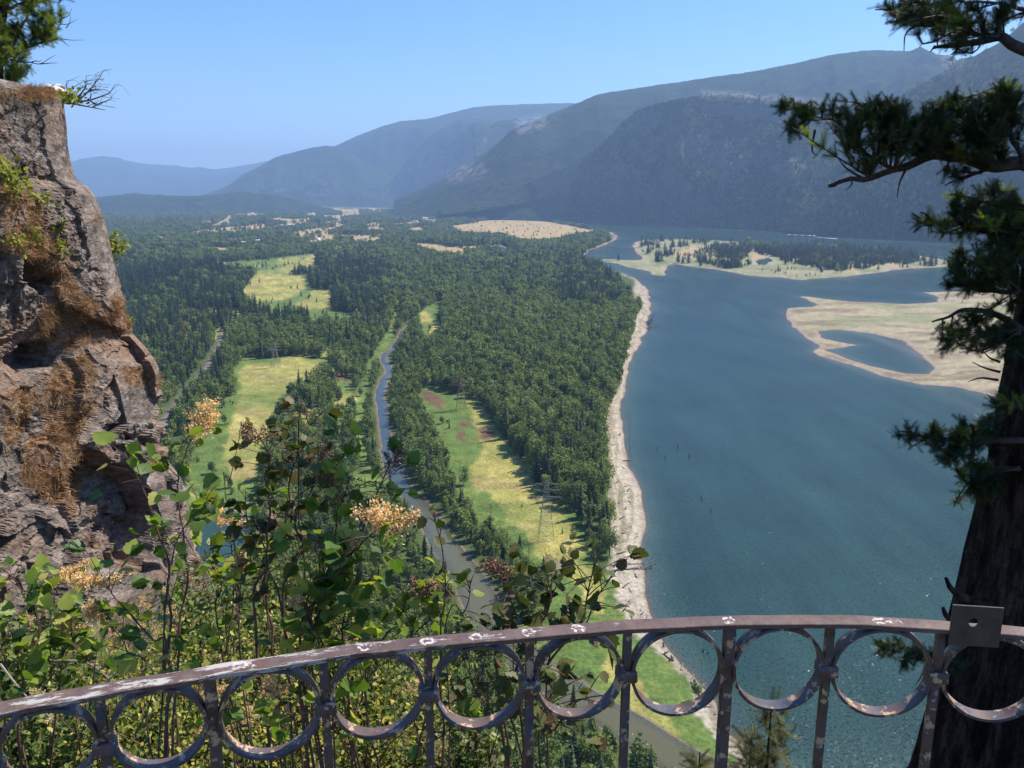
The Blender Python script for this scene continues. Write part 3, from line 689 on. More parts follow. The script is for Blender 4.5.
base = k.ramp(k.noise(pos, 30, 6, .7), [(.3, (.075,.040,.029)), (.55, (.130,.080,.062)), (.8, (.20,.135,.105))])
rust = k.ramp(k.noise(pos, 75, 5, .7), [(.4, (.07,.035,.022)), (.7, (.17,.08,.04))])
c = k.mix(k.ramp(k.noise(pos, 22, 5, .65), [(.55, 0), (.62, .6)]), base, rust)
mpv = k.n('Mapping', Vector=uv, Scale=(.8, 2.6, 1)).outputs[0]
pm = k.noise(mpv, 26, 9, .78)
leftw = k.n('MapRange', Value=s_.outputs[0], i1=.45, i2=1.05, i3=.085, i4=-.06).outputs[0]      # worn more towards one end
pm2 = k.math('ADD', pm, leftw)
c = k.mix(k.ramp(pm2, [(.60, 0), (.625, 1)]), c, k.ramp(k.noise(pos, 9, 3, .5), [(.42, (.43,.37,.32)), (.60, (.32,.34,.28))]))
at = k.n('VertexColor', _layer_name='wear').outputs[0]; wsep = k.n('SeparateColor', Color=at).outputs[0]
wm = k.math('MULTIPLY', wsep, k.ramp(k.noise(pos, 170, 5, .75), [(.42, .15), (.60, 1)]))
c = k.mix(k.ramp(wm, [(.30, 0), (.42, 1)]), c, (.52,.46,.41))
RAILM = k.surf(c, .5, k.bump(k.math('ADD', k.math('MULTIPLY', pm2, .6), k.noise(pos, 160, 3, .6)), .5, .0016), .45)
k = NT('worn_sunlit_bluegrey_paint'); pos = k.n('TexCoord').outputs['Object']; nf = k.noise(pos, 26, 6, .7); n2_ = k.noise(pos, 60, 5, .7)
c = k.ramp(nf, [(.34, (.045,.042,.050)), (.44, (.070,.070,.085)), (.50, (.115,.070,.052)), (.66, (.055,.032,.025))])
c = k.mix(k.ramp(n2_, [(.555, 0), (.60, .9)]), c, (.52,.34,.20))  # orange-cream patches paint in the sunlight on the rings' inner faces
BARM = k.surf(c, .48, k.bump(n2_, .45, .0015), .45)
k = NT('blackened_steel'); pos = k.n('TexCoord').outputs['Object']
PLM = k.surf(k.ramp(k.noise(pos, 60, 5, .6), [(.3, (.045,.035,.03)), (.7, (.085,.065,.05))]), .42, k.bump(k.noise(pos, 120, 4, .6), .3, .001), .5)
COLpx = [(-10,770),(104,745),(211,725),(324,711),(429,698),(530,690),(628,681),(727,675),(827,674),(935,680)]
ap, aq, _ = proj(rp-[0, 0, .057])
cs = [float(arc[np.argmin(abs(ap-q[0]))]) for q in COLpx]
stp = float(np.diff(cs[2:]).mean()); cs = [cs[0]-2*stp, cs[0]-stp]+cs+[cs[-1]+stp, cs[-1]+2*stp, cs[-1]+3*stp]
bw, bh = .0114, .0031
N_ = len(rp); T_ = unit(np.gradient(rp, axis=0)); S_ = unit(np.cross(T_, [0, 0, 1.]))
# dense flat bar with softened edges
prof = np.array([(-1,-.75),(-.93,-1),(.93,-1),(1,-.75),(1,.75),(.93,1),(.5,1.04),(0,1.06),(-.5,1.04),(-.93,1),(-1,.75)])*[bw, bh]
ss_ = np.linspace(0, arc[-1], 1500); cp = np.array([rail_at(q) for q in ss_]); Tt = unit(np.gradient(cp, axis=0)); Sd = unit(np.cross(Tt, [0, 0, 1.]))
nud = .0009*vn(np.stack([ss_*22, 0*ss_, 0*ss_], -1), 5)
V = cp[:, None]+Sd[:, None]*prof[None, :, :1]+np.array([0, 0, 1.])*(prof[None, :, 1:]+nud[:, None, None])
m_ = len(prof); i = np.arange(len(ss_)-1)[:, None]*m_; j = np.arange(m_)[None]; kx = (j+1) % m_
f = np.stack([i+j, i+m_+j, i+m_+kx, i+kx], -1).reshape(-1, 4)
mb = MB(); mb.add(V.reshape(-1, 3), f[:, ::-1]); o = sub('top_rail', mb, RAILM, railing, False)
uvl = o.data.uv_layers.new(name='UVMap'); lv = np.zeros(len(o.data.loops), np.int32); o.data.loops.foreach_get('vertex_index', lv)
UVv = np.stack([np.repeat(ss_, m_), np.tile(np.arange(m_)*.006, len(ss_))], -1); uvl.data.foreach_set('uv', UVv[lv].astype(np.float32).ravel())
wear = np.zeros(len(ss_)*m_); sv = np.repeat(ss_, m_); pv = np.tile(prof[:, 0], len(ss_))
wc = o.data.color_attributes.new('wear', 'FLOAT_COLOR', 'POINT')
wx, wy, _ = proj(cp); RIV = [(240,7),(365,6),(427,8),(475,7),(529,8),(578,8),(672,3),(728,7),(786,2),(880,8),(895,5)]
for (rx, st) in RIV:
    s0 = float(np.interp(rx, wx[(wx > -50) & (wx < 1100)], ss_[(wx > -50) & (wx < 1100)]))
    rr = np.hypot(sv-s0, pv*1.0); wear = np.maximum(wear, np.exp(-((rr-.0065)/.0028)**2)*st/8)
    wear = np.maximum(wear, np.exp(-((sv-s0-.012)/.016)**2-((pv)/.009)**2)*.55*(st > 4)*rng.uniform(.6, 1))
wc.data.foreach_set('color', np.repeat(wear[:, None], 4, 1).astype(np.float32).ravel())
def ribbonring(mb, c, t, r, width, th, seg=72):
    n_ = np.cross(t, [0, 0, 1.]); a = np.arange(seg)*2*pi/seg
    rad = np.cos(a)[:, None]*t+np.sin(a)[:, None]*np.array([0, 0, 1.])
    cr_ = [(r, -width), (r, width), (r-th, width), (r-th, -width)]
    V = np.stack([c+rad*q+n_*w_ for q, w_ in cr_], 1)
    i = np.arange(seg)[:, None]*4; i2 = ((np.arange(seg)+1) % seg)[:, None]*4; j = np.arange(4)[None]; k2 = (j+1) % 4
    mb.add(V.reshape(-1, 3), np.stack([i+j, i2+j, i2+k2, i+k2], -1).reshape(-1, 4))
under = np.array([0, 0, -bh])
for q, s0 in enumerate(cs):
    if s0 < .02 or s0 > arc[-1]-.02: continue
    c = rail_at(s0)+under; t = rail_t(s0); thick = q in (4, 9)
    n_ = np.cross(t, [0, 0, 1.]); mb = MB()
    hw, hd = (.0046, .0046) if not thick else (.0062, .006)
    ang = math.atan2(t[1], t[0]); box(mb, c-[0, 0, .52], (hw*2, hd*2, 1.04), ang); sub('baluster', mb, BARM, railing, False)
    if not thick:
        mb = MB(); box(mb, c-[0, 0, .0585], (.024, .024, .015), ang, taper=.93); col_ = sub('collar', mb, BARM, railing)
        bv = col_.modifiers.new('soft', 'BEVEL'); bv.width = .0025; bv.segments = 2
for s0, s1 in zip(cs[:-1], cs[1:]):
    sm = (s0+s1)/2
    if sm < .05 or sm > arc[-1]-.05: continue
    r_ = min(.061, (s1-s0)/2-.0048); c = rail_at(sm)+under-[0, 0, r_+.0004]; mb = MB(); ribbonring(mb, c, rail_t(sm), r_, .0092, .0036); sub('ring', mb, BARM, railing, False)
mb = MB(); V = cp[:, None]+Sd[:, None]*prof[None, :, :1]*.8+np.array([0, 0, 1.])*(prof[None, :, 1:])-[0, 0, .93]; mb.add(V.reshape(-1, 3), f[:, ::-1]); sub('bottom_rail', mb, BARM, railing, False)
# bracket plate with a hole, bolted on the rail
s0 = float(np.interp(969, wx[(wx > 0) & (wx < 1100)], ss_[(wx > 0) & (wx < 1100)])); c = rail_at(s0); t = rail_t(s0); n_ = unit(np.cross([0, 0, 1.], t)); cpos = c-n_*(bw+.004)*np.sign((n_*[0, 1, 0]).sum())+[0, 0, .0125]
nf_ = n_*np.sign((n_*[0, 1, 0]).sum()); hs = .0275; seg = 32; a = np.arange(seg)*2*pi/seg; mb = MB()
sq = np.stack([np.cos(a), np.sin(a)], -1); sq = sq/np.abs(sq).max(1, keepdims=True)*[hs, .0250]; ho = np.stack([np.cos(a)*.0055-.003, np.sin(a)*.0055+.005], -1)
ringsv = []
for (pp_, dd_) in ((sq, -.0012), (ho, -.0012), (ho, .0012), (sq, .0012)): ringsv.append(cpos+pp_[:, :1]*t+pp_[:, 1:]*np.array([0, 0, 1.])+nf_*dd_)
V = np.stack(ringsv, 1).reshape(-1, 3); i = np.arange(seg)[:, None]*4; i2 = ((np.arange(seg)+1) % seg)[:, None]*4; j = np.arange(4)[None]; k2 = (j+1) % 4
mb.add(V, np.stack([i+j, i+k2, i2+k2, i2+j], -1).reshape(-1, 4)); pl = sub('bracket_plate', mb, PLM, railing, False); pl['label'] = 'dark square plate with a round hole on the rail'
# ================================================================== ledge, slope and cliff
k = NT('basalt'); pos = k.n('NewGeometry').outputs['Position']; gm_ = k.n('NewGeometry')
mpr = k.n('Mapping', Vector=pos, Rotation=(.2, .45, .1), Scale=(1, 1, 2.2)).outputs[0]
a1 = k.noise(pos, 1.6, 6, .65); a2 = k.noise(mpr, 5, 7, .72); a3 = k.noise(pos, 24, 5, .7)
c = k.ramp(a2, [(.30, (.052,.043,.036)), (.45, (.165,.130,.106)), (.58, (.290,.232,.190)), (.74, (.46,.40,.34))])
c = k.mix(k.ramp(a1, [(.47, 0), (.60, .65)]), c, (.25,.145,.085))
c = k.mix(k.ramp(k.noise(pos, 3.1, 5, .7), [(.56, 0), (.66, .55)]), c, (.055,.05,.045))
c = k.mix(k.ramp(k.noise(pos, 9, 4, .75), [(.63, 0), (.70, .7)]), c, (.42,.39,.34))
gmt = k.n('SeparateColor', Color=k.n('VertexColor', _layer_name='mat').outputs[0]).outputs[0]
c = k.mix(gmt, c, k.ramp(k.noise(pos, 14, 5, .7), [(.35, (.11,.055,.028)), (.5, (.25,.13,.06)), (.68, (.42,.27,.14))]))
c = k.mix(1.0, c, k.ramp(a3, [(.25, .5), (.75, 1.45)]), 'MULTIPLY')
hh_ = k.math('ADD', k.math('MULTIPLY', a2, 1.0), k.math('MULTIPLY', a3, .22))
ROCK = k.surf(c, .92, k.bump(hh_, 1.0, .07), .18)
k = NT('leaf_litter'); pos = k.n('NewGeometry').outputs['Position']; a3 = k.noise(pos, 12, 6, .7)
SOIL = k.surf(k.ramp(a3, [(.3, (.03,.025,.015)), (.5, (.07,.055,.03)), (.7, (.15,.12,.07))]), .95, k.bump(a3, 1, .04), .1)
sil = np.array([(50,-220),(52,-40),(54,88),(60,95),(67,101),(70,127),(71,145),(75,167),(80,180),(92,188),(99,197),(107,217),(112,235),(117,262),(124,285),(130,307),(128,318),(131,336),(147,356),(157,379),(162,400),(166,418),(169,446),(176,460),(187,474),(196,500),(203,533),(203,563),(212,600),(226,640),(246,700),(268,768),(300,900),(330,1100),(350,1400)], float)
D0 = 8.5
rr_ = ray(sil[:, 0], sil[:, 1]); tt_ = D0/rr_[:, 1]; sP = EYE+rr_*tt_[:, None]
top = H+float((ray(55, 93)*D0/ray(55, 93)[1])[2])
zz = np.concatenate([np.linspace(H-30, H-6.5, 60)[:-1], np.linspace(H-6.5, top, 560)])
order = np.argsort(sP[:, 2]); Sx = np.interp(zz, sP[order, 2], sP[order, 0])
hf = (top-zz)/5.0
L1 = np.interp(hf, [0, .25, .45, 1], [1.05, 1.5, 3.2, 5.2]); sl1 = np.interp(hf, [0, .3, .6, 1], [.12, .22, .36, .34])
av = np.concatenate([np.linspace(-6, -.3, 30)[:-1], np.linspace(-.3, 6.5, 470)])
A_, Z_ = np.meshgrid(av, zz); Sx_ = Sx[:, None]; L_ = L1[:, None]; s_1 = sl1[:, None]
front = np.clip(A_, 0, None); bk = np.clip(-A_, 0, None); f1 = np.minimum(front, L_); f2 = np.clip(front-L_, 0, None)
Xc = Sx_-f1*s_1-f2*.95-bk*1.0; Yc = D0-f1*1.0-f2*.30+bk*.8
r0 = .22; Xc = Xc-r0*np.exp(-np.abs(A_)/r0)*.6
P = np.stack([Xc, Yc, Z_], -1)
nx_ = np.where(A_ < 0, .75, np.where(front < L_, .95, .25)); ny_ = np.where(A_ < 0, .6, np.where(front < L_, -.3, -.96))
nv = unit(np.stack([nx_, ny_, 0*nx_+.05], -1))
ca_, sa_ = cos(.5), sin(.5)
Q = np.stack([P[..., 0]*ca_+P[..., 2]*sa_, P[..., 1], (-P[..., 0]*sa_+P[..., 2]*ca_)], -1)
Qy = np.stack([P[..., 1]*.6+P[..., 0]*.3, P[..., 1]*.8, P[..., 2]-P[..., 1]*.35], -1)
warp = fbm(P*1.3, 3, 5)[..., None]*.15
colm = np.clip((Z_-(top-2.3))/.5, 0, 1)
dsp = (1-.75*colm)*.24*facets((Q+warp)*[.75, .7, 1.2], 11, .45)+(1-.8*colm)*.15*facets((Qy+warp)*[1.9, 1.8, 2.7], 23, .45)+colm*(.13*facets(P*[1.3,1.3,.55], 41, .5)+.05*facets(P*[3.5,3.5,1.6], 43, .5))+.06*facets((Qy+warp)*[5, 5, 6], 31, .35)+.030*fbm(P*7, 4, 3)+.016*ridged(P*20, 3, 9)
ppx, ppy, _ = proj(P)
rec = [([(62,470),(92,452),(140,470),(166,452),(172,470),(160,520),(140,575),(112,566),(80,575),(58,560),(66,520)], .38), ([(28,342),(62,335),(60,362),(20,380),(5,360)], .35), ([(0,250),(35,255),(60,285),(40,300),(0,280)], .35), ([(120,348),(140,352),(140,368),(112,372)], .22), ([(120,430),(150,436),(160,452),(128,452)], .3)]
for pg, dp in rec:
    e = np.clip(-sdist(ppx+fbm(P*4, 3, 8)*14, ppy+fbm(P*4, 3, 9)*10, pg)/8, 0, 1); dsp = dsp-e*dp
dsp = dsp*np.clip((top-Z_)*.7+.30, 0, 1)+.13*np.clip(2.2-(top-Z_), 0, 1)
dsp = np.where(np.abs(A_) < .5, np.clip(dsp, -.06, .09), dsp)
dsp = dsp+.09*np.clip((top-1.9-Z_)/.8, 0, 1)
P = P+nv*dsp[..., None]
capm = np.clip((top-.12-Z_), None, 0)
mb = MB(); mb.add(P.reshape(-1, 3), grid(len(zz), len(av)))
# top of the cliff, running back
tp = P[-1]; cen = tp.mean(0)*[1, 1, 1]+[-3, 0, 0]; rows = [tp]
for q in np.linspace(.06, 1, 26): r_ = tp*(1-q)+cen*q; r_ = r_+[0, 0, 1]*(.04*min(1, q*6)+.05*fbm(r_*1.5, 3, 4)[:, None]*np.array([0, 0, 1])*min(1, q*8)); rows.append(r_)
TPG = np.array(rows); mb.add(TPG.reshape(-1, 3), grid(len(rows), len(av)))
cliff = mb.build('rock_cliff', ROCK, None, False)
tag(cliff, 'rugged brown rock cliff rising on the left of the lookout', 'cliff', kind='structure')
CP = P; CPX, CPY, _ = proj(CP)
# slope under and beyond the railing
gx = np.concatenate([np.linspace(-14, -3.5, 30)[:-1], np.linspace(-3.5, 3, 170), np.linspace(3.1, 9, 30)]); gy = np.concatenate([np.linspace(-3, .8, 14)[:-1], np.linspace(.8, 8, 170), np.linspace(8.2, 16, 24)])
def slopez(x, y):
    xe = np.interp(y, [0, 1.2, 3, 5, 7], [3, .5, .12, -.35, -1.0])
    z = H-1.58-.45*np.clip(y-1.0, 0, None)
    z = z-np.clip((x-xe), 0, None)*2.6*np.clip((y-.98)*4, 0, 1)-np.clip(y-6.3, 0, None)*2.4
    z = z-np.clip((y-1.02)*30, 0, 1)*np.clip((x-.3)*2, 0, 1)*1.6
    P_ = np.stack([x, y, 0*x], -1); return z+.12*fbm(P_*1.7, 4, 6)*np.clip(y-1, 0, 1)
GX, GY = np.meshgrid(gx, gy); GZ = slopez(GX, GY)
mb = MB(); mb.add(np.stack([GX, GY, GZ], -1).reshape(-1, 3), grid(len(gy), len(gx)))
o = mb.build('hillside', SOIL, None, True); tag(o, 'steep brown slope dropping away below the railing', 'slope', kind='structure')
# grey slab under the cliff
mb = MB(); nu, nv_ = 90, 60; U, V_ = np.meshgrid(np.linspace(0, 1, nu), np.linspace(0, 1, nv_))
c00, c10, c01, c11 = P3(80,652,5.6), P3(176,566,6.6), P3(70,618,5.9), P3(160,545,6.9)
B_ = c00*((1-U)*(1-V_))[..., None]+c10*(U*(1-V_))[..., None]+c01*((1-U)*V_)[..., None]+c11*(U*V_)[..., None]
nn_ = unit(np.cross(c10-c00, c01-c00)); nn_ = nn_*(-np.sign(nn_[1]) if nn_[2] < .2 else 1); nn_ = nn_*np.sign(nn_[2]+1e-3)
edge = np.minimum(np.minimum(U, 1-U), np.minimum(V_, 1-V_)); B_ = B_+nn_*(.10*facets(B_*3, 3, .7)+.03*fbm(B_*9, 3, 2)-.5*np.clip(.10-edge, 0, 1)*6*.6)[..., None]
mb.add(B_.reshape(-1, 3), grid(nv_, nu)); bt = B_.copy(); bt[..., 2] -= 1.0; mb.add(bt.reshape(-1, 3), grid(nv_, nu)[:, ::-1])
rim_ = np.concatenate([np.arange(nu), np.arange(1, nv_)*nu+nu-1, (nv_-1)*nu+np.arange(nu-2, -1, -1), np.arange(nv_-2, 0, -1)*nu]); Bf = B_.reshape(-1, 3)[rim_]; Bt = bt.reshape(-1, 3)[rim_]; m2 = len(rim_); w2_ = np.vstack([Bf, Bt]); ii = np.arange(m2); mb.add(w2_, np.stack([ii, (ii+1) % m2, m2+(ii+1) % m2, m2+ii], -1))
o = mb.build('rock', ROCK, None, False); tag(o, 'slanting grey slab of rock at the foot of the cliff', 'rock')
# ================================================================== dry grass, moss and little plants on the cliff
DRY = leafmat('dry_grass', [(.10,.055,.030),(.22,.120,.058),(.38,.235,.12),(.55,.42,.25)], .3, .1, .8, tcol=(1.0,.8,.5))
gz = [([(0,178),(28,186),(48,215),(60,262),(82,292),(100,300),(92,314),(60,300),(40,262),(0,250)], 5200), ([(40,305),(88,302),(132,318),(128,332),(100,336),(72,352),(50,345),(36,330)], 4200),
      ([(50,370),(84,352),(96,372),(92,410),(78,440),(82,470),(70,500),(48,505),(22,480),(18,445),(44,430),(34,400)], 8200), ([(0,92),(34,88),(54,91),(58,97),(30,100),(0,99)], 2600), ([(120,364),(160,374),(160,392),(130,384)], 700),([(112,292),(130,305),(130,318),(112,315)], 900), ([(0,400),(30,380),(40,395),(20,440),(0,450)], 1500),([(60,430),(80,440),(74,520),(62,515)], 900)]
gmk = np.zeros(CP.shape[:2])
for pg, _ in gz: gmk = np.maximum(gmk, np.clip(-sdist(CPX+fbm(CP*5, 3, 8)*10, CPY+fbm(CP*5, 3, 9)*10, pg)/5+.3, 0, 1))
gmk = gmk*np.clip(.75+fbm(CP*8, 3, 12)*1.6, 0, 1); ca_ = cliff.data.color_attributes.new('mat', 'FLOAT_COLOR', 'POINT'); gfull = np.zeros(len(cliff.data.vertices)); gfull[:gmk.size] = gmk.ravel()
ca_.data.foreach_set('color', np.repeat(gfull[:, None], 4, 1).astype(np.float32).ravel())
mb = MB(); BLV = np.array([(-.5,0,0),(.5,0,0),(.32,.55,.10),(-.32,.55,.10),(.06,1,.34),(-.06,1,.34)]); BLF = [(0,1,2,3),(3,2,4,5)]
CN = np.zeros_like(CP); du = np.gradient(CP, axis=1); dv = np.gradient(CP, axis=0); CN = unit(np.cross(du, dv)); CN = CN*np.sign((CN*nv).sum(-1))[..., None]
def on_cliff(poly, cnt):
    b = inpoly(CPX, CPY, poly) & (A_ > -.3); idx = np.argwhere(b)
    if len(idx) == 0: return np.zeros((0, 3)), np.zeros((0, 3))
    w_ = (.3+np.clip(CN[b][:, 2], 0, 1))*(vn(CP[b]*4.5, 3)*.5+.5)**1.5+.01; j = idx[rng.choice(len(idx), cnt, p=w_/w_.sum())]
    return CP[j[:, 0], j[:, 1]], CN[j[:, 0], j[:, 1]]
for pg, cnt in gz:
    p, nr = on_cliff(pg, int(cnt*1.5))
    if len(p) == 0: continue
    p = p+rng.normal(size=p.shape)*.012; L = rng.uniform(.018, .075, len(p))
    cl_ = np.stack([vn(p*6, 31), vn(p*6, 32), vn(p*6, 33)*.4-.25], -1)
    Yd = unit(nr*.55+cl_*1.1+rng.normal(size=p.shape)*.42+[0, 0, -.12])
    X_, Y_, Zz = frames(Yd, nrm=-nr+rng.normal(size=p.shape)*.4); 
    vloc = BLV*[.055, 1, -1.0]
    place(mb, vloc, BLF, p, X_, Y_, Zz, L)
tag(mb.build('dry_grass', DRY, None), 'tawny dead grass matted over the cliff ledges', 'grass', kind='stuff')
SMALL = leafmat('ledge_leaves', [(.09,.14,.025),(.17,.21,.035),(.30,.30,.05),(.40,.37,.08)], .4, .2, .5)
STEMM = simple('stems', (.10,.055,.035), (.20,.12,.075), 30, .7)
LEAF0 = np.array([(0,0,0),(.30,.30,.06),(.26,.72,.05),(0,1,-.06),(-.26,.72,.05),(-.30,.30,.06),(0,.5,-.03)]); LEAF0F = [(0,1,6),(1,2,6),(2,3,6),(3,4,6),(4,5,6),(5,0,6)]
lob = [(0,0),(.20,-.03),(.42,.12),(.38,.22),(.52,.36),(.42,.46),(.43,.64),(.28,.70),(.20,.86),(0,1.04),(-.20,.86),(-.28,.70),(-.43,.64),(-.42,.46),(-.52,.36),(-.38,.22),(-.42,.12),(-.20,-.03)]
LEAFL = np.array([(a, b, .16*abs(a)-.10*b*b) for a, b in lob]+[(0,.45,-.02)]); LEAFLF = [(i, (i+1) % 18, 18) for i in range(18)]
def ledge_plant(px, py, r, n, label, name='ledge_plant', cat='plant', up=.3):
    d_ = (CPX-px)**2+(CPY-py)**2+(A_ < -.3)*1e6; j = np.unravel_index(np.argmin(d_), d_.shape); b = CP[j]; nr = CN[j]
    e = empty(name, b); tag(e, label, cat)
    st, lf = MB(), MB(); ns = max(5, n//22)
    for _ in range(ns):
        d = unit(nr*.8+rng.normal(size=3)*.7+[0, 0, up]); tip = b+d*r*rng.uniform(.5, 1.1); pth = smooth_path([b-nr*.03, (b+tip)/2+[0, 0, .1*r], tip], 7)
        tube(st, pth, np.linspace(.005, .0015, 7), 4, cap=False); m = n//ns
        t_ = rng.uniform(.25, 1, m); q = np.array([pth[int(a*6)] for a in t_])+rng.normal(size=(m, 3))*r*.10
        X_, Y_, Zz = frames(d*.5+rng.normal(size=(m, 3)), nrm=rng.normal(size=(m, 3))*.5+[0, 0, 1]); place(lf, LEAF0, LEAF0F, q, X_, Y_, Zz, rng.uniform(.03, .06, m)*(1.1 if r > .25 else .8))
    sub('stem', st, STEMM, e); sub('leaves', lf, SMALL, e)
for a in [(98,246,.30,240,'yellow green leafy plant jutting from the cliff edge above the valley'),(12,188,.34,200,'green plant clinging high on the cliff beside dry grass'),(8,240,.22,100,'small green plant on the dry grass ledge at the picture edge'),
          (38,200,.16,60,'little plant in the crack between dry grass and bare rock'),(62,232,.15,60,'small green sprig on bare rock above the jutting plant'),(58,252,.16,70,'small leafy sprig low in the dry grass of the upper ledge'),
          (34,236,.15,60,'yellowish sprig in the middle of the upper dry grass'),(130,322,.12,40,'tiny sprig at the outer corner where the cliff bulges')]: ledge_plant(*a)
# ================================================================== conifers close by
FIRN = leafmat('fir_needles', [(.009,.020,.009),(.018,.035,.012),(.030,.052,.015),(.065,.088,.022)], .15, .25, .5)
FIRL = leafmat('sunlit_fir_needles', [(.06,.10,.02),(.14,.19,.03),(.26,.29,.06)], .4, .25, .5)  # same needles with sunlight painted into the colour, for the lit share of tufts
k = NT('furrowed_bark'); pos = k.n('NewGeometry').outputs['Position']; mpb = k.n('Mapping', Vector=pos, Scale=(1, 1, .22)).outputs[0]
b1 = k.noise(mpb, 26, 6, .7); b2 = k.noise(pos, 60, 5, .7)
FBARK = k.surf(k.mix(1.0, k.ramp(b1, [(.36, (.010,.007,.006)), (.50, (.038,.026,.019)), (.66, (.10,.072,.055))]), k.ramp(b2, [(.3, .6), (.7, 1.35)]), 'MULTIPLY'), .95, k.bump(k.math('ADD', b1, k.math('MULTIPLY', b2, .3)), 1.0, .025), .1)
TWIG = simple('twig_bark', (.035,.024,.018), (.09,.065,.05), 25, .85)
nd = []; ndf = []
for i in range(22):      # a spray: needles standing off a short twig
    for sgn in (-1, 1, 0):
        y0 = i/22.; Lx = .36*(1-.35*y0)
        if sgn == 0:
            if i % 2: continue
            d = np.array([.10*((i % 4)-1), .55, .85])
        else: d = np.array([sgn*.85, .55, .18*((i*7 % 5)-2)/2])
        d = d/np.linalg.norm(d)*Lx; w = np.array([0, .016, 0]) if sgn else np.array([.016, 0, 0]); b = len(nd)
        nd += [np.array([0, y0, 0])-w, np.array([0, y0, 0])+w, np.array([0, y0, 0])+d]; ndf.append((b, b+1, b+2))
b = len(nd); nd += [np.array(q, float) for q in [(-.012,-.1,0),(.012,-.1,0),(0,1,0)]]; ndf.append((b, b+1, b+2))
SPR = np.array(nd); SPRF = np.array(ndf)
def fir_branch(root, paths, ells, depth, spr=.050, dead=(), dens=1.0, lit=.10, jit=.16, th=.012, off=(0,0,0)):
    """paths in sight coordinates give the limb, ells the tufts it carries"""
    wd, fo, fl = MB(), MB(), MB(); skel = []
    for pth, r0 in paths:
        pp = np.array(pth, float); dj = depth+np.linspace(0, 1, len(pp))*jit*1.5-jit*.5
        q = smooth_path(P3(pp[:, 0], pp[:, 1], dj), 26); q = q+np.stack([vn(q*14, 3), vn(q*14, 4), vn(q*14, 5)], -1)*.012
        tube(wd, q, np.linspace(r0, r0*.22, len(q)), 7); skel.append(q)
    sk_ = np.vstack(skel)
    for (cx, cy_, rx, ry) in ells:
        k_ = int(max(4, rx*ry/24.*dens))
        for _ in range(k_):
            a, r = rng.uniform(0, 2*pi), rng.uniform(0, 1)**.5
            dd_ = depth+rng.normal()*jit; q = P3(cx+cos(a)*r*rx, cy_+sin(a)*r*ry, dd_)
            dk = np.linalg.norm(sk_-q, axis=1)+.15*(sk_[:, 0] < q[0]); b = sk_[np.argmin(dk)]
            L = np.linalg.norm(q-b); mid = (q+b)/2+rng.normal(size=3)*.06*L+[0, 0, -.04*L]; pth = smooth_path([b, mid, q], 7)
            tube(wd, pth, np.linspace(.0035, .0014, 7), 4, cap=False)
            m = int(rng.integers(14, 22)); ax = unit(q-b); t_ = rng.uniform(.45, 1, m) if L > .1 else rng.uniform(.2, 1, m)
            org = np.array([pth[int(u*6)] for u in t_]); dirs = unit(ax*.9+rng.normal(size=(m, 3))*.62+[0, 0, .22])
            X_, Y_, Zz = frames(dirs, nrm=rng.normal(size=(m, 3))*.45+[0, 0, 1])
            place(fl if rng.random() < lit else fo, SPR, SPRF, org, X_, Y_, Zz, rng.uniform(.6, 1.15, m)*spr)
    for pth in dead:
        pp = np.array(pth, float); q = smooth_path(P3(pp[:, 0], pp[:, 1], np.full(len(pp), depth)), 8); tube(wd, q, np.linspace(.005, .0012, 8), 4, cap=False)
    br = sub('branch', wd, TWIG, root)
    fo.v = [v for v in fo.v]; s_o = sub('needles', fo, FIRN, br)
    if fl.n: sub('sunlit_needles', fl, FIRL, br)
tc = P3(1053, 384, 3.0); fir = empty('fir_tree', (tc[0], tc[1], H-4.2)); tag(fir, 'big dark fir trunk and boughs standing just outside the railing', 'tree')
# trunk with furrows
zt = np.linspace(H-4.3, H+3.4, 420); at_ = np.arange(120)*2*pi/120
rz_ = np.interp(zt-H, [-4.3, -2.6, -1.7, -1.0, -.3, .3, 3.4], [.50, .335, .212, .148, .125, .115, .10]); cxx = np.interp(zt-H, [-4.3, -2, 0, 3.4], [.02, .01, 0, .09]); cyy = 0*zt
A2, Z2 = np.meshgrid(at_, zt); pz = np.stack([np.cos(A2)*2.2, np.sin(A2)*2.2, Z2*.9], -1)
fur = ridged(pz*[1.5, 1.5, .8]+fbm(pz, 2, 4)[..., None]*.3, 4, 19)*.020+fbm(pz*.6, 3, 8)*.045+facets(pz*[2.2, 2.2, 1.6], 7, .5)*.015
RR = rz_[:, None]*(1+.08*np.sin(A2*3+Z2*.6))+fur
V = np.stack([tc[0]+cxx[:, None]+RR*np.cos(A2), tc[1]+cyy[:, None]+RR*np.sin(A2), Z2], -1); mb = MB(); nc = 120
i = np.arange(len(zt)-1)[:, None]*nc; j = np.arange(nc)[None]; k2 = (j+1) % nc; mb.add(V.reshape(-1, 3), np.stack([i+j, i+k2, i+nc+k2, i+nc+j], -1).reshape(-1, 4)); tk = sub('trunk', mb, FBARK, fir, True)
mb = MB()
for pth in ([(985,606),(966,598),(952,590),(946,578)],[(985,632),(962,624),(948,618),(943,608)]):
    pp = np.array(pth, float); tube(mb, smooth_path(P3(pp[:, 0], pp[:, 1], np.linspace(3.0, 2.93, 4)), 9), np.linspace(.020, .006, 9), 7)
sub('branch_stub', mb, FBARK, fir)
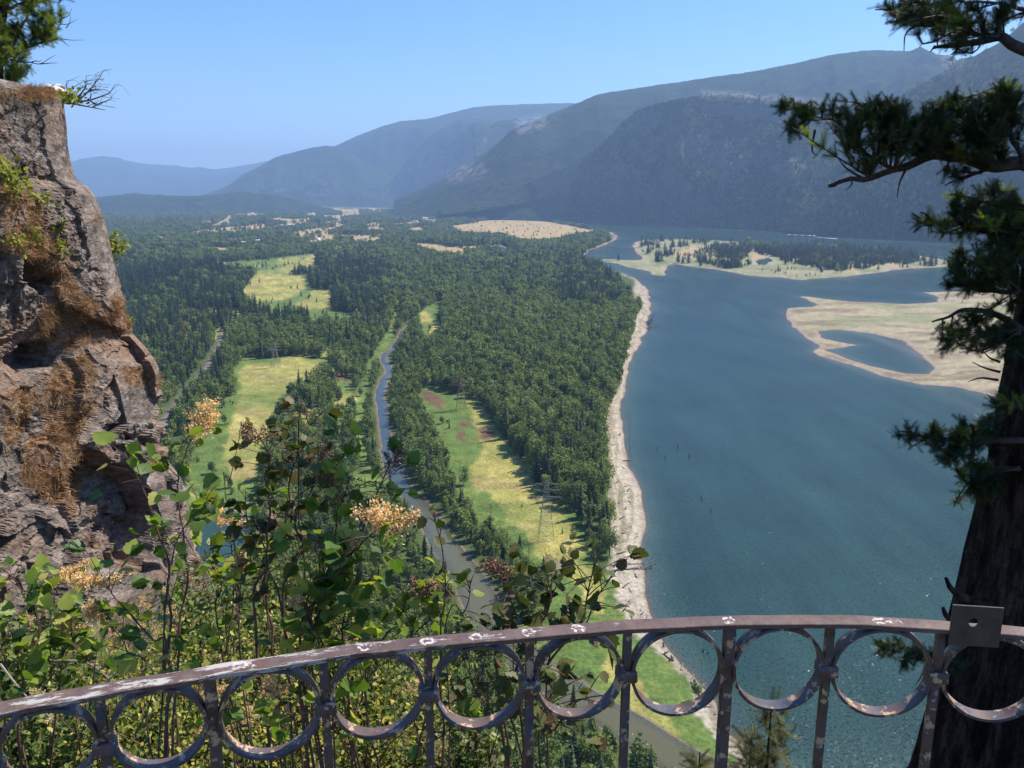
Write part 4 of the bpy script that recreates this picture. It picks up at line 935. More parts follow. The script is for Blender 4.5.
fir_branch(fir, [([(1075,66),(1024,51),(1000,37),(975,42),(955,46),(933,46)], .022), ([(1000,37),(975,28),(950,22),(925,24),(900,10),(875,8)], .009), ([(1060,20),(1024,8),(990,4),(950,2)], .01)],
  [(895,9,24,9),(925,14,28,11),(955,24,30,12),(950,40,25,5),(985,32,22,7),(940,2,50,8),(1010,8,20,10),(905,20,16,6)], 2.7, dead=[[(928,24),(912,28),(905,36),(904,52)],[(918,24),(905,20),(885,23)],[(935,46),(930,52)],[(960,45),(955,52),(950,55)]], lit=.04)
fir_branch(fir, [([(1080,170),(1024,165),(990,166),(960,158),(940,154),(919,159),(895,169),(870,177),(850,178),(830,185)], .026), ([(895,169),(878,160),(862,145),(845,125),(815,118),(790,108)], .008), ([(940,154),(920,140),(905,125),(895,105)], .008), ([(990,166),(985,140),(970,120),(950,100)], .009), ([(1024,165),(1010,140),(1005,110),(1000,85)], .01), ([(870,177),(862,160),(850,150)], .005),([(990,166),(965,178),(945,184)], .007)],
  [(786,107,9,8),(800,112,10,6),(838,112,26,13),(845,132,20,12),(880,112,24,14),(905,124,28,22),(885,140,20,10),(930,120,22,22),(960,122,30,22),(990,112,26,20),(1012,110,16,26),(970,148,26,12),(1000,150,24,12),(940,140,20,10),(868,160,6,8),(915,150,14,7),(1002,90,12,7),(948,100,14,7),(880,98,14,6),(955,172,14,5),(790,128,5,3)], 2.75, dead=[[(908,165),(900,182),(897,198)],[(840,180),(835,186),(828,187)],[(815,130),(812,150),(818,156)],[(862,178),(846,168),(838,158)],[(850,178),(852,184),(846,190)],[(905,150),(892,155),(884,152)]], lit=.07)
fir_branch(fir, [([(1050,245),(1024,240),(1000,232),(975,227),(955,224),(935,224),(909,216)], .016), ([(1040,270),(1020,262),(1000,225),(990,195)], .01), ([(1060,220),(1020,205),(980,200),(955,196)], .009)],
  [(950,196,14,7),(975,203,28,14),(1000,205,22,20),(1015,225,14,24),(985,225,22,10),(950,228,22,5),(925,222,9,4),(1000,245,24,14),(975,215,14,8)], 2.85, dead=[[(935,224),(925,214),(920,212)]], lit=.20)
fir_branch(fir, [([(1045,300),(1015,285),(990,272),(965,262),(948,255)], .013), ([(1020,290),(990,290),(965,286),(945,284)], .01), ([(1040,250),(1020,250),(1000,250)], .01)],
  [(962,253,18,9),(955,268,14,5),(985,268,22,12),(1005,278,20,20),(952,284,14,5),(975,290,18,8),(1015,300,12,16),(990,250,20,8)], 2.9, lit=.07)
fir_branch(fir, [([(1040,345),(1015,325),(989,312),(972,310),(958,312),(944,320),(932,322)], .014), ([(1020,330),(1000,336),(975,336),(950,340)], .008)],
  [(948,340,18,4),(965,334,20,6),(985,338,22,10),(1002,326,16,18),(1010,350,12,14),(950,348,12,3),(960,322,14,4)], 2.9, dead=[[(1000,372),(985,368),(972,362)],[(1000,362),(990,358),(984,352)],[(998,380),(980,378),(968,382)]], lit=.05)
fir_branch(fir, [([(1030,400),(1005,410),(990,420),(975,432)], .008), ([(1030,440),(1000,440),(970,440),(940,437),(915,434),(899,431)], .013), ([(1020,470),(990,470),(975,480),(965,488)], .01)],
  [(905,433,10,6),(925,436,16,8),(948,436,20,8),(965,424,12,5),(975,445,20,11),(988,425,12,10),(994,402,7,12),(960,460,14,8),(975,472,18,12),(985,490,12,14),(955,448,18,7),(968,492,10,6),(945,462,8,4)], 2.95, lit=.10)
fir_branch(fir, [([(990,680),(960,668),(930,656),(905,648),(880,645)], .012)], [(880,646,12,6),(900,650,20,8),(925,656,18,9),(945,662,14,8),(905,660,14,5)], 3.3, dead=[[(930,660),(922,675),(915,686)],[(905,655),(903,668)],[(940,664),(938,690)]], lit=.03)
# ---- pine on the cliff top
pr = P3(-14, 92, 8.2); pine = empty('pine_tree', pr); tag(pine, 'bushy green pine growing on the cliff top against the sky', 'tree')
tk_ = MB(); tube(tk_, smooth_path([pr-[0,0,.4], P3(-4,40,8.3), P3(8,-40,8.3), P3(6,-160,8.4)], 20), np.linspace(.10, .03, 20), 8); sub('trunk', tk_, FBARK, pine)
fir_branch(pine, [([(-10,80),(5,60),(20,30),(34,5)], .03), ([(0,50),(25,48),(45,40),(60,28)], .018), ([(-8,85),(10,82),(25,76)], .014), ([(5,10),(30,0),(55,-5)], .018), ([(10,60),(28,62),(42,60)], .01)],
  [(50,3,14,9),(36,12,16,9),(20,10,12,12),(56,25,9,8),(42,28,16,9),(28,36,16,10),(50,38,9,6),(15,40,14,12),(10,58,16,10),(25,50,14,7),(22,77,9,6),(8,80,10,8),(2,20,10,18),(-10,40,14,40),(30,-14,30,14),(60,-14,10,10),(0,-20,20,20)], 8.2, spr=.115, dens=.8, lit=.85, jit=.25,
  dead=[[(30,62),(40,64),(50,58),(56,55)],[(40,64),(52,63),(58,63)],[(60,24),(68,24),(78,19)],[(66,28),(70,22),(70,14)],[(58,38),(70,40),(84,40)],[(60,38),(66,44),(70,46)],[(62,18),(68,16),(72,8)]])
# ---- bare bush at the lip of the cliff
b0 = P3(60, 103, 8.3); bb = empty('bare_bush', b0); tag(bb, 'leafless grey bush leaning out over the sky from the cliff lip', 'bush'); tw, lf = MB(), MB()
for pth in ([(60,103),(75,102),(88,92),(96,82),(101,76)],[(75,102),(90,100),(105,95),(110,93)],[(70,103),(85,106),(105,110)],[(66,101),(74,94),(82,88)],[(85,94),(92,90),(100,90)],[(88,99),(96,104),(104,102)],[(78,98),(86,86),(84,80)],[(60,103),(66,96),(72,88)]):
    pp = np.array(pth, float); q = smooth_path(P3(pp[:, 0], pp[:, 1], 8.3+rng.normal(size=len(pp))*.05), 10); tube(tw, q, np.linspace(.011, .003, 10), 4, cap=False)
    for _ in range(5):
        a = q[rng.integers(3, 10)]; tube(tw, smooth_path([a, a+rng.normal(size=3)*.05+[.06,0,.03], a+rng.normal(size=3)*.05+[.14,0,.05]], 4), [.004,.003,.002,.0015], 3, cap=False)
sub('twigs', tw, simple('grey_twig', (.11,.09,.09), (.20,.17,.16), 20, .9), bb)
m = 170; q = P3(rng.normal(64, 9, m), rng.normal(97, 3.0, m), 8.3+rng.normal(size=m)*.15); X_, Y_, Zz = frames(rng.normal(size=(m, 3))); place(lf, LEAF0, LEAF0F, q, X_, Y_, Zz, rng.uniform(.03, .07, m)); sub('leaves', lf, SMALL, bb)
b1_ = P3(55, 93, 8.4); mb = MB(); U, V_ = np.meshgrid(np.linspace(0, 2*pi, 24), np.linspace(0, pi, 14)); sp_ = np.stack([np.cos(U)*np.sin(V_)*.13, np.sin(U)*np.sin(V_)*.12, np.cos(V_)*.075], -1); sp_ = sp_*(1+.35*facets(sp_*14, 3, .5))[..., None]+b1_
mb.add(sp_.reshape(-1, 3), grid(14, 24)); o = mb.build('rock', simple('pale_rock', (.40,.36,.33), (.62,.57,.53), 6, .9), None, False, b1_); tag(o, 'small pale rock on the lip of the cliff beside the bare bush', 'rock')
# ================================================================== flowering shrubs in front
SHL = leafmat('shrub_leaves', [(.05,.10,.018),(.09,.155,.026),(.15,.215,.036),(.26,.30,.055),(.40,.37,.09)], .42, .3, .45, tcol=(1.5,1.6,.5))
DKL = leafmat('silhouette_shrub_leaves', [(.040,.060,.014),(.075,.095,.022),(.12,.115,.030),(.13,.075,.035)], .30, .25, .5)  # leaf colour darkened to paint in the shade of the silhouetted shrubs
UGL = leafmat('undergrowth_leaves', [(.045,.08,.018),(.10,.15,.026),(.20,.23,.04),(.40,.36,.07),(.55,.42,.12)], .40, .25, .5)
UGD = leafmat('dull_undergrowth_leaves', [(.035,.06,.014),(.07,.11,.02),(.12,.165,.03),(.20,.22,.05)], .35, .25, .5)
FLW = leafmat('faded_blossom', [(.72,.46,.18),(.86,.64,.29),(.92,.78,.46)], .45, .1, .8, tcol=(1.0,.75,.5))
FLD = leafmat('backlit_blossom', [(.13,.07,.042),(.24,.14,.085),(.36,.23,.14)], .20, .1, .8, tcol=(1.0,.7,.5))  # same flowers as the pale ones, backlit shade painted in as brown
REDST = simple('reddish_stem', (.05,.025,.018), (.15,.075,.048), 18, .6)
PUF = np.array([(-.5,0,0),(.5,0,0),(.2,1,0),(-.3,.9,.2)]); PUFF_ = [(0,1,2,3)]
def blossom(root, c, r, mat, name='flower_cluster', n=1000):
    """a loose panicle: side sprays of tiny florets leaving a central stalk"""
    mb = MB(); nl = int(rng.integers(9, 14)); r = r*1.28; lean = np.array([rng.normal()*.5, rng.normal()*.3, .7]); c = c-[0, 0, r*.5]
    for q_ in range(nl):
        f = q_/(nl-1); b_ = c+lean*r*1.5*f; d = unit(np.array([rng.normal(), rng.normal(), .35])+lean*(.3+f)); L = r*(1.25-.8*f)*rng.uniform(.6, 1.15)
        tube(mb, smooth_path([b_, b_+d*L*.5+[0,0,.05*L], b_+d*L], 4), [.0011,.0009,.0007,.0005], 3, cap=False)
        m = int(n/nl*(L/r+.2)); t_ = rng.uniform(.15, 1.05, (m, 1)); p = b_+d*L*t_+rng.normal(size=(m, 3))*r*(.06+.15*(1-t_)); p[:, 2] += .05*L*(1-t_[:, 0])
        X_, Y_, Zz = frames(rng.normal(size=(m, 3)), nrm=rng.normal(size=(m, 3))*.8+[.5,.1,.6]); place(mb, PUF, PUFF_, p, X_, Y_, Zz, rng.uniform(.0024, .0048, m)*(r/.04)**.4)
    return sub(name, mb, mat, root)
def shrub(label, root_, stems, leafs=(.040,.062), dens=1.0, mat=None, group=None, stemmat=None, side=True):
    """stems: (points as px,py,depth..., radius, leaf count, blossom radius or 0, blossom kind)"""
    e = empty('flowering_shrub', root_); tag(e, label, 'shrub', group); st, lf = MB(), MB(); bl = []
    for pts_, r0, nl, br_, kind in stems:
        pp = np.array(pts_, float); q = P3(pp[:, 0], pp[:, 1], pp[:, 2]); q = np.vstack([root_, q]); q = smooth_path(q, 34)
        q = q+np.stack([vn(q*11, 1), vn(q*11, 2), vn(q*11, 3)], -1)*.020*np.sin(np.linspace(0, pi, 34))[:, None]
        tube(st, q, np.linspace(r0*.6, .0010, 34), 6, cap=False)
        lo_ = 8 if nl > 16 else 14
        for _ in range(int(nl*dens*1.25)):
            u = lo_+int(rng.uniform(0, 1)**.8*(33-lo_)); a = q[u]; out = rng.normal(size=3)*[1, 1, .6]; dirn = unit(out+unit(q[u]-q[u-1])*.5)
            tw_ = a+dirn*rng.uniform(.02, .085 if side else .04); tube(st, smooth_path([a, (a+tw_)/2+[0,0,.004], tw_], 4), [.0013,.0011,.0009,.0007], 3, cap=False)
            m = int(rng.integers(1, 4)) if side else 1; dr = unit(dirn+rng.normal(size=(m, 3))*.7+[0, 0, -.1]); X_, Y_, Zz = frames(dr, nrm=rng.normal(size=(m, 3))*.55+[.25, .1, 1])
            place(lf, LEAFL, LEAFLF, np.repeat(tw_[None], m, 0), X_, Y_, Zz, rng.uniform(*leafs, m)*rng.uniform(.44, .76))
        if br_: bl.append((q[-1], br_, kind))
    sub('stems', st, stemmat or REDST, e); sub('leaves', lf, mat or SHL, e)
    for c, r, kind in bl: blossom(e, c, r, FLW if kind == 'l' else FLD, 'flower_cluster' if kind == 'l' else 'backlit_cluster', 1250 if kind == 'l' else 600)
    return e
def sroot(x, y): return np.array([x, y, float(slopez(np.array([[x]]), np.array([[y]]))[0, 0])-.03])
shrub('shrub with big lobed green leaves reaching up before the shaded cliff face', sroot(-.75, 1.35), [([(168,720,1.75),(167,640,1.8),(166,570,1.85),(150,500,1.85),(124,452,1.85)], .0075, 18, 0, 'l'), ([(175,700,1.9),(182,620,1.95),(186,540,1.95),(180,480,1.95),(193,428,1.95)], .006, 20, .052, 'l'), ([(165,600,1.85),(175,560,1.8),(205,505,1.8),(222,500,1.8)], .004, 12, 0, 'l'), ([(168,680,1.8),(150,640,1.8),(120,600,1.8),(98,575,1.85)], .0045, 12, .040, 'l'),([(150,700,1.9),(120,650,1.9),(100,612,1.9)], .004, 8, .038, 'l')])
shrub('shrub with a pale plume on a bare stalk over the small blue pond', sroot(-.55, 1.6), [([(225,700,2.0),(228,640,2.05),(230,580,2.05),(228,516,2.05)], .0055, 22, .036, 'l'), ([(222,640,2.0),(218,600,2.0),(204,550,2.0)], .004, 14, 0, 'l'), ([(235,600,2.1),(250,560,2.1),(270,520,2.1),(300,515,2.1)], .004, 14, 0, 'l'), ([(228,640,2.0),(245,600,2.0),(252,560,1.95),(238,568,1.95)], .003, 10, .022, 'l'),([(228,520,2.05),(233,480,2.05),(240,430,2.05)], .0022, 0, 0, 'l')], leafs=(.032,.052))
shrub('tall shrub with leaves painted dark in silhouette on the yellow meadow', sroot(-.45, 1.5), [([(255,640,1.9),(262,560,1.9),(268,500,1.9),(272,455,1.9),(258,436,1.9)], .007, 30, .030, 'd'), ([(270,620,1.95),(280,540,1.95),(292,480,1.9),(300,448,1.9)], .006, 30, 0, 'd'), ([(285,610,1.9),(300,550,1.9),(305,500,1.85),(318,462,1.85)], .006, 24, .034, 'd'), ([(300,448,1.9),(310,430,1.9),(322,412,1.9)], .004, 4, 0, 'd'),([(262,560,1.9),(250,520,1.9),(245,490,1.9)], .004, 12, 0, 'd')], mat=DKL, leafs=(.030,.050))
shrub('shrub carrying the largest cream plume in front of the creek', sroot(-.32, 1.45), [([(300,700,1.75),(318,620,1.75),(345,560,1.75),(372,535,1.6),(388,524,1.55)], .007, 24, .046, 'l'), ([(300,660,1.75),(325,590,1.75),(338,530,1.75),(346,492,1.75)], .006, 20, .044, 'd'), ([(310,640,1.75),(350,560,1.8),(375,500,1.8),(390,464,1.8)], .005, 18, .030, 'd'), ([(305,640,1.7),(330,575,1.7),(365,580,1.7),(395,572,1.7)], .0045, 14, 0, 'l'), ([(320,600,1.8),(330,555,1.8),(350,545,1.8)], .004, 12, .026, 'l'),([(290,640,1.8),(262,560,1.8),(290,520,1.75),(338,470,1.75),(352,440,1.75)], .004, 14, 0, 'l')])
shrub('low shrub with flower heads painted dark as if backlit just above the middle of the rail', sroot(-.22, 1.5), [([(350,700,1.7),(380,640,1.7),(400,610,1.7),(410,590,1.7)], .005, 18, .036, 'd'), ([(340,690,1.8),(345,640,1.8),(350,600,1.8),(330,590,1.8)], .0045, 20, .030, 'd'), ([(370,690,1.75),(400,650,1.75),(440,610,1.75),(452,575,1.75)], .0045, 14, 0, 'd'), ([(330,680,1.7),(320,640,1.7),(296,600,1.7)], .004, 16, .022, 'l')])
shrub('thin twig shrub with round leaves standing out against the bending creek', sroot(-.1, 1.35), [([(440,700,1.55),(442,640,1.55),(438,590,1.55),(440,550,1.55),(433,512,1.55)], .004, 13, 0, 'd'), ([(445,650,1.55),(462,610,1.55),(470,580,1.55)], .0025, 6, 0, 'd')], mat=DKL, leafs=(.028,.042), side=False)
shrub('dark leafy shrub hanging over the railing where the creek turns', sroot(.06, 1.3), [([(500,730,1.5),(515,680,1.5),(530,640,1.5),(545,600,1.5),(548,578,1.5)], .006, 24, 0, 'd'), ([(520,720,1.5),(545,670,1.5),(570,630,1.5),(585,595,1.5),(597,558,1.5)], .0055, 18, 0, 'd'), ([(500,700,1.55),(500,650,1.55),(508,610,1.55),(500,573,1.55)], .005, 20, .028, 'd'), ([(550,660,1.5),(575,630,1.5),(600,600,1.5),(612,575,1.5)], .003, 9, 0, 'd')], mat=DKL, leafs=(.032,.052))
shrub('small shrub of dark round leaves seen through the rings left of centre post', sroot(.10, 1.25), [([(530,760,1.4),(545,720,1.4),(560,690,1.4),(575,665,1.4)], .0045, 16, 0, 'd'), ([(540,760,1.42),(560,730,1.42),(580,705,1.42),(604,695,1.42)], .004, 12, 0, 'd'),([(520,760,1.45),(500,730,1.45),(480,700,1.45),(470,680,1.45)], .004, 16, 0, 'l')], mat=DKL, leafs=(.026,.042))
shrub('shrub with bright broad leaves low behind the left part of the railing', sroot(-.3, 1.3), [([(420,760,1.5),(440,740,1.5),(462,715,1.5)], .004, 12, 0, 'l'), ([(350,760,1.5),(345,720,1.5),(360,690,1.5),(380,665,1.5)], .004, 14, 0, 'l'), ([(300,760,1.5),(290,720,1.5),(270,690,1.5)], .004, 14, .02, 'l'), ([(250,760,1.55),(240,720,1.55),(215,690,1.55)], .004, 12, .018, 'l')], leafs=(.030,.05))
shrub('sprawling green shrub at the lower left corner beside the slab', sroot(-1.35, 1.9), [([(20,700,2.0),(30,640,2.0),(20,590,2.0),(10,575,2.0)], .006, 24, 0, 'l'), ([(60,690,2.1),(70,640,2.1),(60,600,2.1),(50,580,2.1)], .005, 22, .03, 'l'), ([(5,720,2.0),(-20,660,2.0),(-10,610,2.0)], .005, 18, 0, 'l'), ([(90,700,2.1),(90,660,2.1),(70,630,2.1)], .004, 14, .03, 'l')])
# ================================================================== undergrowth on the slope
def bush(label, px, py, dep, r, n, mat, ls=(.016,.030), flowers=0, h=1.0):
    c = P3(px, py, dep); zb = float(slopez(np.array([[c[0]]]), np.array([[c[1]]]))[0, 0]); b = np.array([c[0], c[1], min(zb, c[2]-r*.5)])
    e = empty('leafy_bush', b); tag(e, label, 'bush'); st, lf = MB(), MB(); nb = 26; tips = c+unit(rng.normal(size=(nb, 3)))*rng.uniform(.3, 1, (nb, 1))*r*[1.15, .9, h]
    for q in tips:
        pth = smooth_path([b+rng.normal(size=3)*.05, (b+q)/2+rng.normal(size=3)*.12*r, q], 9); tube(st, pth, np.linspace(.007, .0015, 9), 4, cap=False)
        m = int(n*.85)//nb; t_ = rng.uniform(.3, 1, m); o_ = np.array([pth[int(a*8)] for a in t_])+rng.normal(size=(m, 3))*r*.17*[1, 1, .8]
        X_, Y_, Zz = frames(rng.normal(size=(m, 3)), nrm=rng.normal(size=(m, 3))*.6+[.4, .2, 1]); place(lf, LEAF0, LEAF0F, o_, X_, Y_, Zz, rng.uniform(*ls, m))
    sub('stems', st, STEMM, e); sub('leaves', lf, mat, e)
    for _ in range(flowers*2):
        q = tips[rng.integers(nb)]+[0, 0, .03]; blossom(e, q, rng.uniform(.022, .04), FLW, n=260)
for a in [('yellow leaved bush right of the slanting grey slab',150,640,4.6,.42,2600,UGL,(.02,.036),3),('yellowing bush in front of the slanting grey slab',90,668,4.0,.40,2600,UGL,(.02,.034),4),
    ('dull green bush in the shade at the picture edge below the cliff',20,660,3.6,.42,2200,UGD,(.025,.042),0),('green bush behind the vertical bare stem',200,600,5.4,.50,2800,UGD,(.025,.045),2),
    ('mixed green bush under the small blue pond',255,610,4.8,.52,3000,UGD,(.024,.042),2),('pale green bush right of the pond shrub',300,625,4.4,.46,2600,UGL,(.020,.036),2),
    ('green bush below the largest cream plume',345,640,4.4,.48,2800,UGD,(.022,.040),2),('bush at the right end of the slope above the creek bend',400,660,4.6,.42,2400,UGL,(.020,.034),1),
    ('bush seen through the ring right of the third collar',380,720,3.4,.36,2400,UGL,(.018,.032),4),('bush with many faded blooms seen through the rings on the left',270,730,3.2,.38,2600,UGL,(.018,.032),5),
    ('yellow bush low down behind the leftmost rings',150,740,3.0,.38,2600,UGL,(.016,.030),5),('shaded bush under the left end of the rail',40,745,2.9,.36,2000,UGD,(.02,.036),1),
    ('bush hanging at the brink behind the middle rings',460,730,3.3,.30,1900,UGD,(.018,.032),1),('sprawling bush between the slab and the pond',205,665,4.0,.40,2400,UGL,(.02,.034),2),('deep green bush high on the slope beside the pond',275,565,6.2,.45,2200,UGD,(.028,.046),0),('dark bush under the silhouetted dark shrub',320,585,5.8,.46,2200,UGD,(.028,.046),0),
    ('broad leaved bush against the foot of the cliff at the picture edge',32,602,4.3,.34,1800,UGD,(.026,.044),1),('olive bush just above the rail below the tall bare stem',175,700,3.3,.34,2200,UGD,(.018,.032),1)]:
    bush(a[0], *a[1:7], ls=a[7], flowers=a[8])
# loose dry twigs across the undergrowth
for pth, r_, lb in (([(0,664),(14,682),(30,700),(60,725)], .004, 'bare grey twig poking up behind the left end of the rail'),([(98,690),(130,660),(150,635),(168,612)], .003, 'thin dry twig slanting up to the bare vertical stem'),([(50,660),(85,662),(105,675),(118,690)], .003, 'pale dry twig lying over the yellow bush')):
    pp = np.array(pth, float); q = smooth_path(P3(pp[:, 0], pp[:, 1], np.full(len(pp), 2.6)), 10); mb = MB(); tube(mb, q, np.linspace(r_, .001, 10), 5); a = q[5]; tube(mb, smooth_path([a, a+[.03,0,.04], a+[.05,.01,.10]], 5), np.linspace(.002, .0008, 5), 4)
    tag(mb.build('dry_twig', simple('dry_twig', (.22,.17,.13), (.36,.30,.25), 20, .8), None, False, q[0]), lb, 'twig')
# ================================================================== things down in the valley
STEEL = simple('galvanised_steel', (.20,.19,.16), (.30,.28,.24), .5, .6, metal=.2); RUST = simple('rusty_steel', (.14,.07,.05), (.22,.12,.09), .5, .8)
WOOD = simple('weathered_wood', (.10,.08,.06), (.21,.17,.13), 1.5, .9); DW = simple('bleached_driftwood', (.10,.09,.075), (.34,.30,.25), 1.2, .9)
def pylon(px, py, h, label, mat, wb=8.0):
    g = G(px, py, 2.0); e = empty('transmission_tower', g); tag(e, label, 'tower', None); b, ar, ins = MB(), MB(), MB(); t = .13
    def cor(z):
        f = z/h; w = wb/2*(1-f)**1.15+.75; return [g+np.array([sx*w, sy*w, z]) for sx, sy in ((-1,-1),(1,-1),(1,1),(-1,1))]
    lv = [0, .16*h, .30*h, .42*h, .53*h, .63*h, .72*h, .80*h, .87*h, .94*h, h]
    for q in range(4): tube(b, np.array([cor(z)[q] for z in lv]), t, 4)
    for z0, z1 in zip(lv[:-1], lv[1:]):
        A0, A1 = cor(z0), cor(z1)
        for q in range(4):
            tube(b, [A0[q], A1[(q+1) % 4]], t*.55, 3, cap=False); tube(b, [A0[(q+1) % 4], A1[q]], t*.55, 3, cap=False); tube(b, [A1[q], A1[(q+1) % 4]], t*.5, 3, cap=False)
    for z, w in ((.70*h, 8.5), (.82*h, 7.5), (.93*h, 6.2)):
        for s_ in (-1, 1):
            a0 = g+[0, 0, z]; tip = g+[s_*w, 0, z+.2]
            for dz in (-.9, .9): tube(ar, [a0+[0, 0, dz], tip], .13, 4)
            for u in (.3, .55, .8): tube(ar, [a0+[s_*w*u, 0, -.9*(1-u)], a0+[s_*w*u, 0, .9*(1-u)+.1]], .08, 3)
            tube(ins, [tip, tip-[0, 0, 1.8]], [.12, .14], 5)
    sub('lattice_mast', b, mat, e); sub('crossarm', ar, mat, e); sub('insulator', ins, WOOD, e)
for a in [(546,538,36,'nearest lattice power tower in the yellow meadow by the beach wood',STEEL),(461,410,34,'reddish lattice power tower at the head of the long meadow',RUST),(276,368,30,'lattice power tower on the edge of the field left of the creek',STEEL),(184,346,34,'rust coloured lattice tower among the conifers near the gravel road',RUST),(463,302,30,'faint lattice tower beyond the beach wood',STEEL),(437,268,28,'small lattice tower below the tan hill',STEEL)]: pylon(*a)
for px, py, h, lb in [(491,520,11,'wooden power pole between creek row and yellow meadow'),(529,560,10,'wooden power pole near the creek bend')]:
    g = G(px, py, 2); e = empty('utility_pole', g); tag(e, lb, 'pole'); a, c, d = MB(), MB(), MB(); tube(a, [g-[0,0,.5], g+[0,0,h]], [.22, .15], 8)
    box(c, g+[0,.2,h-1.0], (2.6,.16,.18)); box(c, g+[0,.2,h-2.2], (2.0,.16,.18))
    for x_ in (-1.1,-.4,.4,1.1): tube(d, [g+[x_,.2,h-.9], g+[x_,.2,h-.6]], .07, 6)
    sub('post', a, WOOD, e); sub('crossarm', c, WOOD, e); sub('insulator', d, STEEL, e)
PILE = simple('wet_piling', (.03,.026,.022), (.06,.05,.04), 2, .8)
for i, (px, py, h, lean) in enumerate([(657,450,3.6,.1),(678,448,3.8,-.15),(665,459,3.4,.05),(689,458,4.0,.0),(701,500,3.6,.1),(711,512,3.4,-.1),(703,652,2.2,.15),(708,654,1.8,-.1),(636,372,3.4,.0)]):
    g = G(px, py, 0)-[0,0,.6]; mb = MB(); p = smooth_path([g, g+[lean*h*.3,0,h*.55], g+[lean*h,0.1,h]], 7); tube(mb, p, np.array([.34,.36,.33,.34,.31,.30,.22])*.85, 9)
    o = mb.build('wooden_piling', PILE, None, False, g)
    tag(o, {6: 'taller stump of the pair of pilings seen through the railing rings', 7: 'shorter stump of the pair of pilings seen through the railing rings', 8: 'lone dark piling close off the upper beach'}.get(i, 'old dark wooden piling standing in the open river'), 'piling', 'old pilings in the open river' if i < 6 else None)
def log(name, p, r, label, cat, mat, branches=0, group=None, root=True):
    p = smooth_path(p, 14); e = empty(name, p[0]); tag(e, label, cat, group); a, b = MB(), MB()
    tube(a, p+np.stack([vn(p*.8, 1), vn(p*.8, 2), 0*p[:, 0]], -1)*r, np.linspace(r, r*.35, 14), 9)
    L_ = np.linalg.norm(p[-1]-p[0])
    for _ in range(branches):
        q = p[rng.integers(4, 14)]; d = unit(unit(p[-1]-p[0])*.7+rng.normal(size=3)*[.7,.7,.45]+[0,0,.3]); l_ = rng.uniform(.12, .3)*L_; tube(b, smooth_path([q, q+d*l_*.5, q+d*l_+[0,0,.05*l_]], 6), np.linspace(r*.3, r*.06, 6), 5)
    if root:
        for _ in range(7):
            d = unit(-unit(p[1]-p[0])*.5+rng.normal(size=3)*[1,1,.8]); tube(b, [p[0], p[0]+d*r*2.4], [r*.5, r*.12], 5)
    sub('trunk', a, mat, e); 
    if b.n: sub('branches', b, mat, e)
log('fallen_tree', [G(607,571,1.6), G(625,569,1.0), G(642,568,.8), G(651,567,.9)], .55, 'grey fallen tree lying across the sand into the water', 'fallen tree', DW, 26)
log('fallen_tree', [G(611,565,1.4), G(630,564,.9), G(646,563,.5)], .38, 'thinner fallen trunk lying just behind the grey fallen tree', 'fallen tree', DW, 14)
log('fallen_tree', [G(649,321,1.2), G(650,325,1.0), G(649,330,.8)], 1.3, 'dark snag on the bank at the upper end of the beach', 'snag', PILE, 12)
log('floating_log', [G(631,458,.05), G(629.5,440,.08), G(631,412,.05)], .30, 'long straight log floating along the beach', 'log', PILE, 3, root=False)
bi = np.array(BEACHIN, float)
for i in range(64):
    py = rng.uniform(320, 735); l_ = np.interp(py, bi[:, 1], bi[:, 0]); r_ = np.interp(py, [318,337,361,383,401,420,440,465,493,567,612,637,664,682,703,735], [647,643,631,625,621,621,621,627,640,641,646,657,677,695,713,728])
    px = l_+(r_-l_)*rng.beta(1.3, 1.8); g = G(px, py, 0); g[2] = float(zland(g[:1], g[1:2])[0])+.2; a = rng.normal(1.2, .5); L_ = rng.uniform(2.5, 7.5)
    log('driftwood_log', [g, g+[cos(a)*L_*.5, sin(a)*L_*.5, .1], g+[cos(a)*L_, sin(a)*L_, .05]], rng.uniform(.2, .42), 'driftwood log stranded on the sandy river beach', 'driftwood', DW if rng.random() < .45 else PILE, 3, 'driftwood on the river beach')
# ---- tug and barge
RED = simple('barge_red', (.30,.09,.07), (.42,.16,.12), .2, .6); WHT = simple('white_paint', (.62,.60,.57), (.80,.78,.74), .2, .5); HULL = simple('dark_hull', (.03,.03,.035), (.06,.055,.055), .3, .5); GLS = simple('dark_glass', (.02,.03,.04), (.04,.05,.06), 1, .1, .6)
g0, g1 = G(787,236.2,0), G(811,237.1,0); dv_ = unit(g1-g0); an = math.atan2(dv_[1], dv_[0]); Lb = np.linalg.norm(g1-g0)
e = empty('cargo_barge', (g0+g1)/2); tag(e, 'long dark barge with red and white cargo crossing the upper river', 'barge')
def hullm(mb, c, L_, w, h, an, rake=.06):
    n_ = 20; u = np.linspace(-1, 1, n_); hw = w/2*np.where(abs(u) > .9, 1-(abs(u)-.9)*4, 1); xs_ = u*L_/2; rows = []
    for z_, k_ in ((-.4, .94), (h*.5, .985), (h, 1.0)):
        for s_ in (-1, 1): rows.append(np.stack([xs_*k_, s_*hw, 0*u+z_], -1))
    R_ = np.array([[cos(an), sin(an), 0], [-sin(an), cos(an), 0], [0, 0, 1]]); V = np.array(rows)@R_+c
    for a, b in ((0, 2), (2, 4), (4, 5), (5, 3), (3, 1)): mb.add(np.stack([V[a], V[b]]).reshape(-1, 3), grid(2, n_))
    for q in (0, n_-1): mb.add(V[[0, 2, 4, 5, 3, 1], q], [(0, 1, 4, 5), (1, 2, 3, 4)])
mid = (g0+g1)/2; m1 = MB(); hullm(m1, mid, Lb, 15, 4.2, an); sub('hull', m1, HULL, e)
m2_, m3_ = MB(), MB()
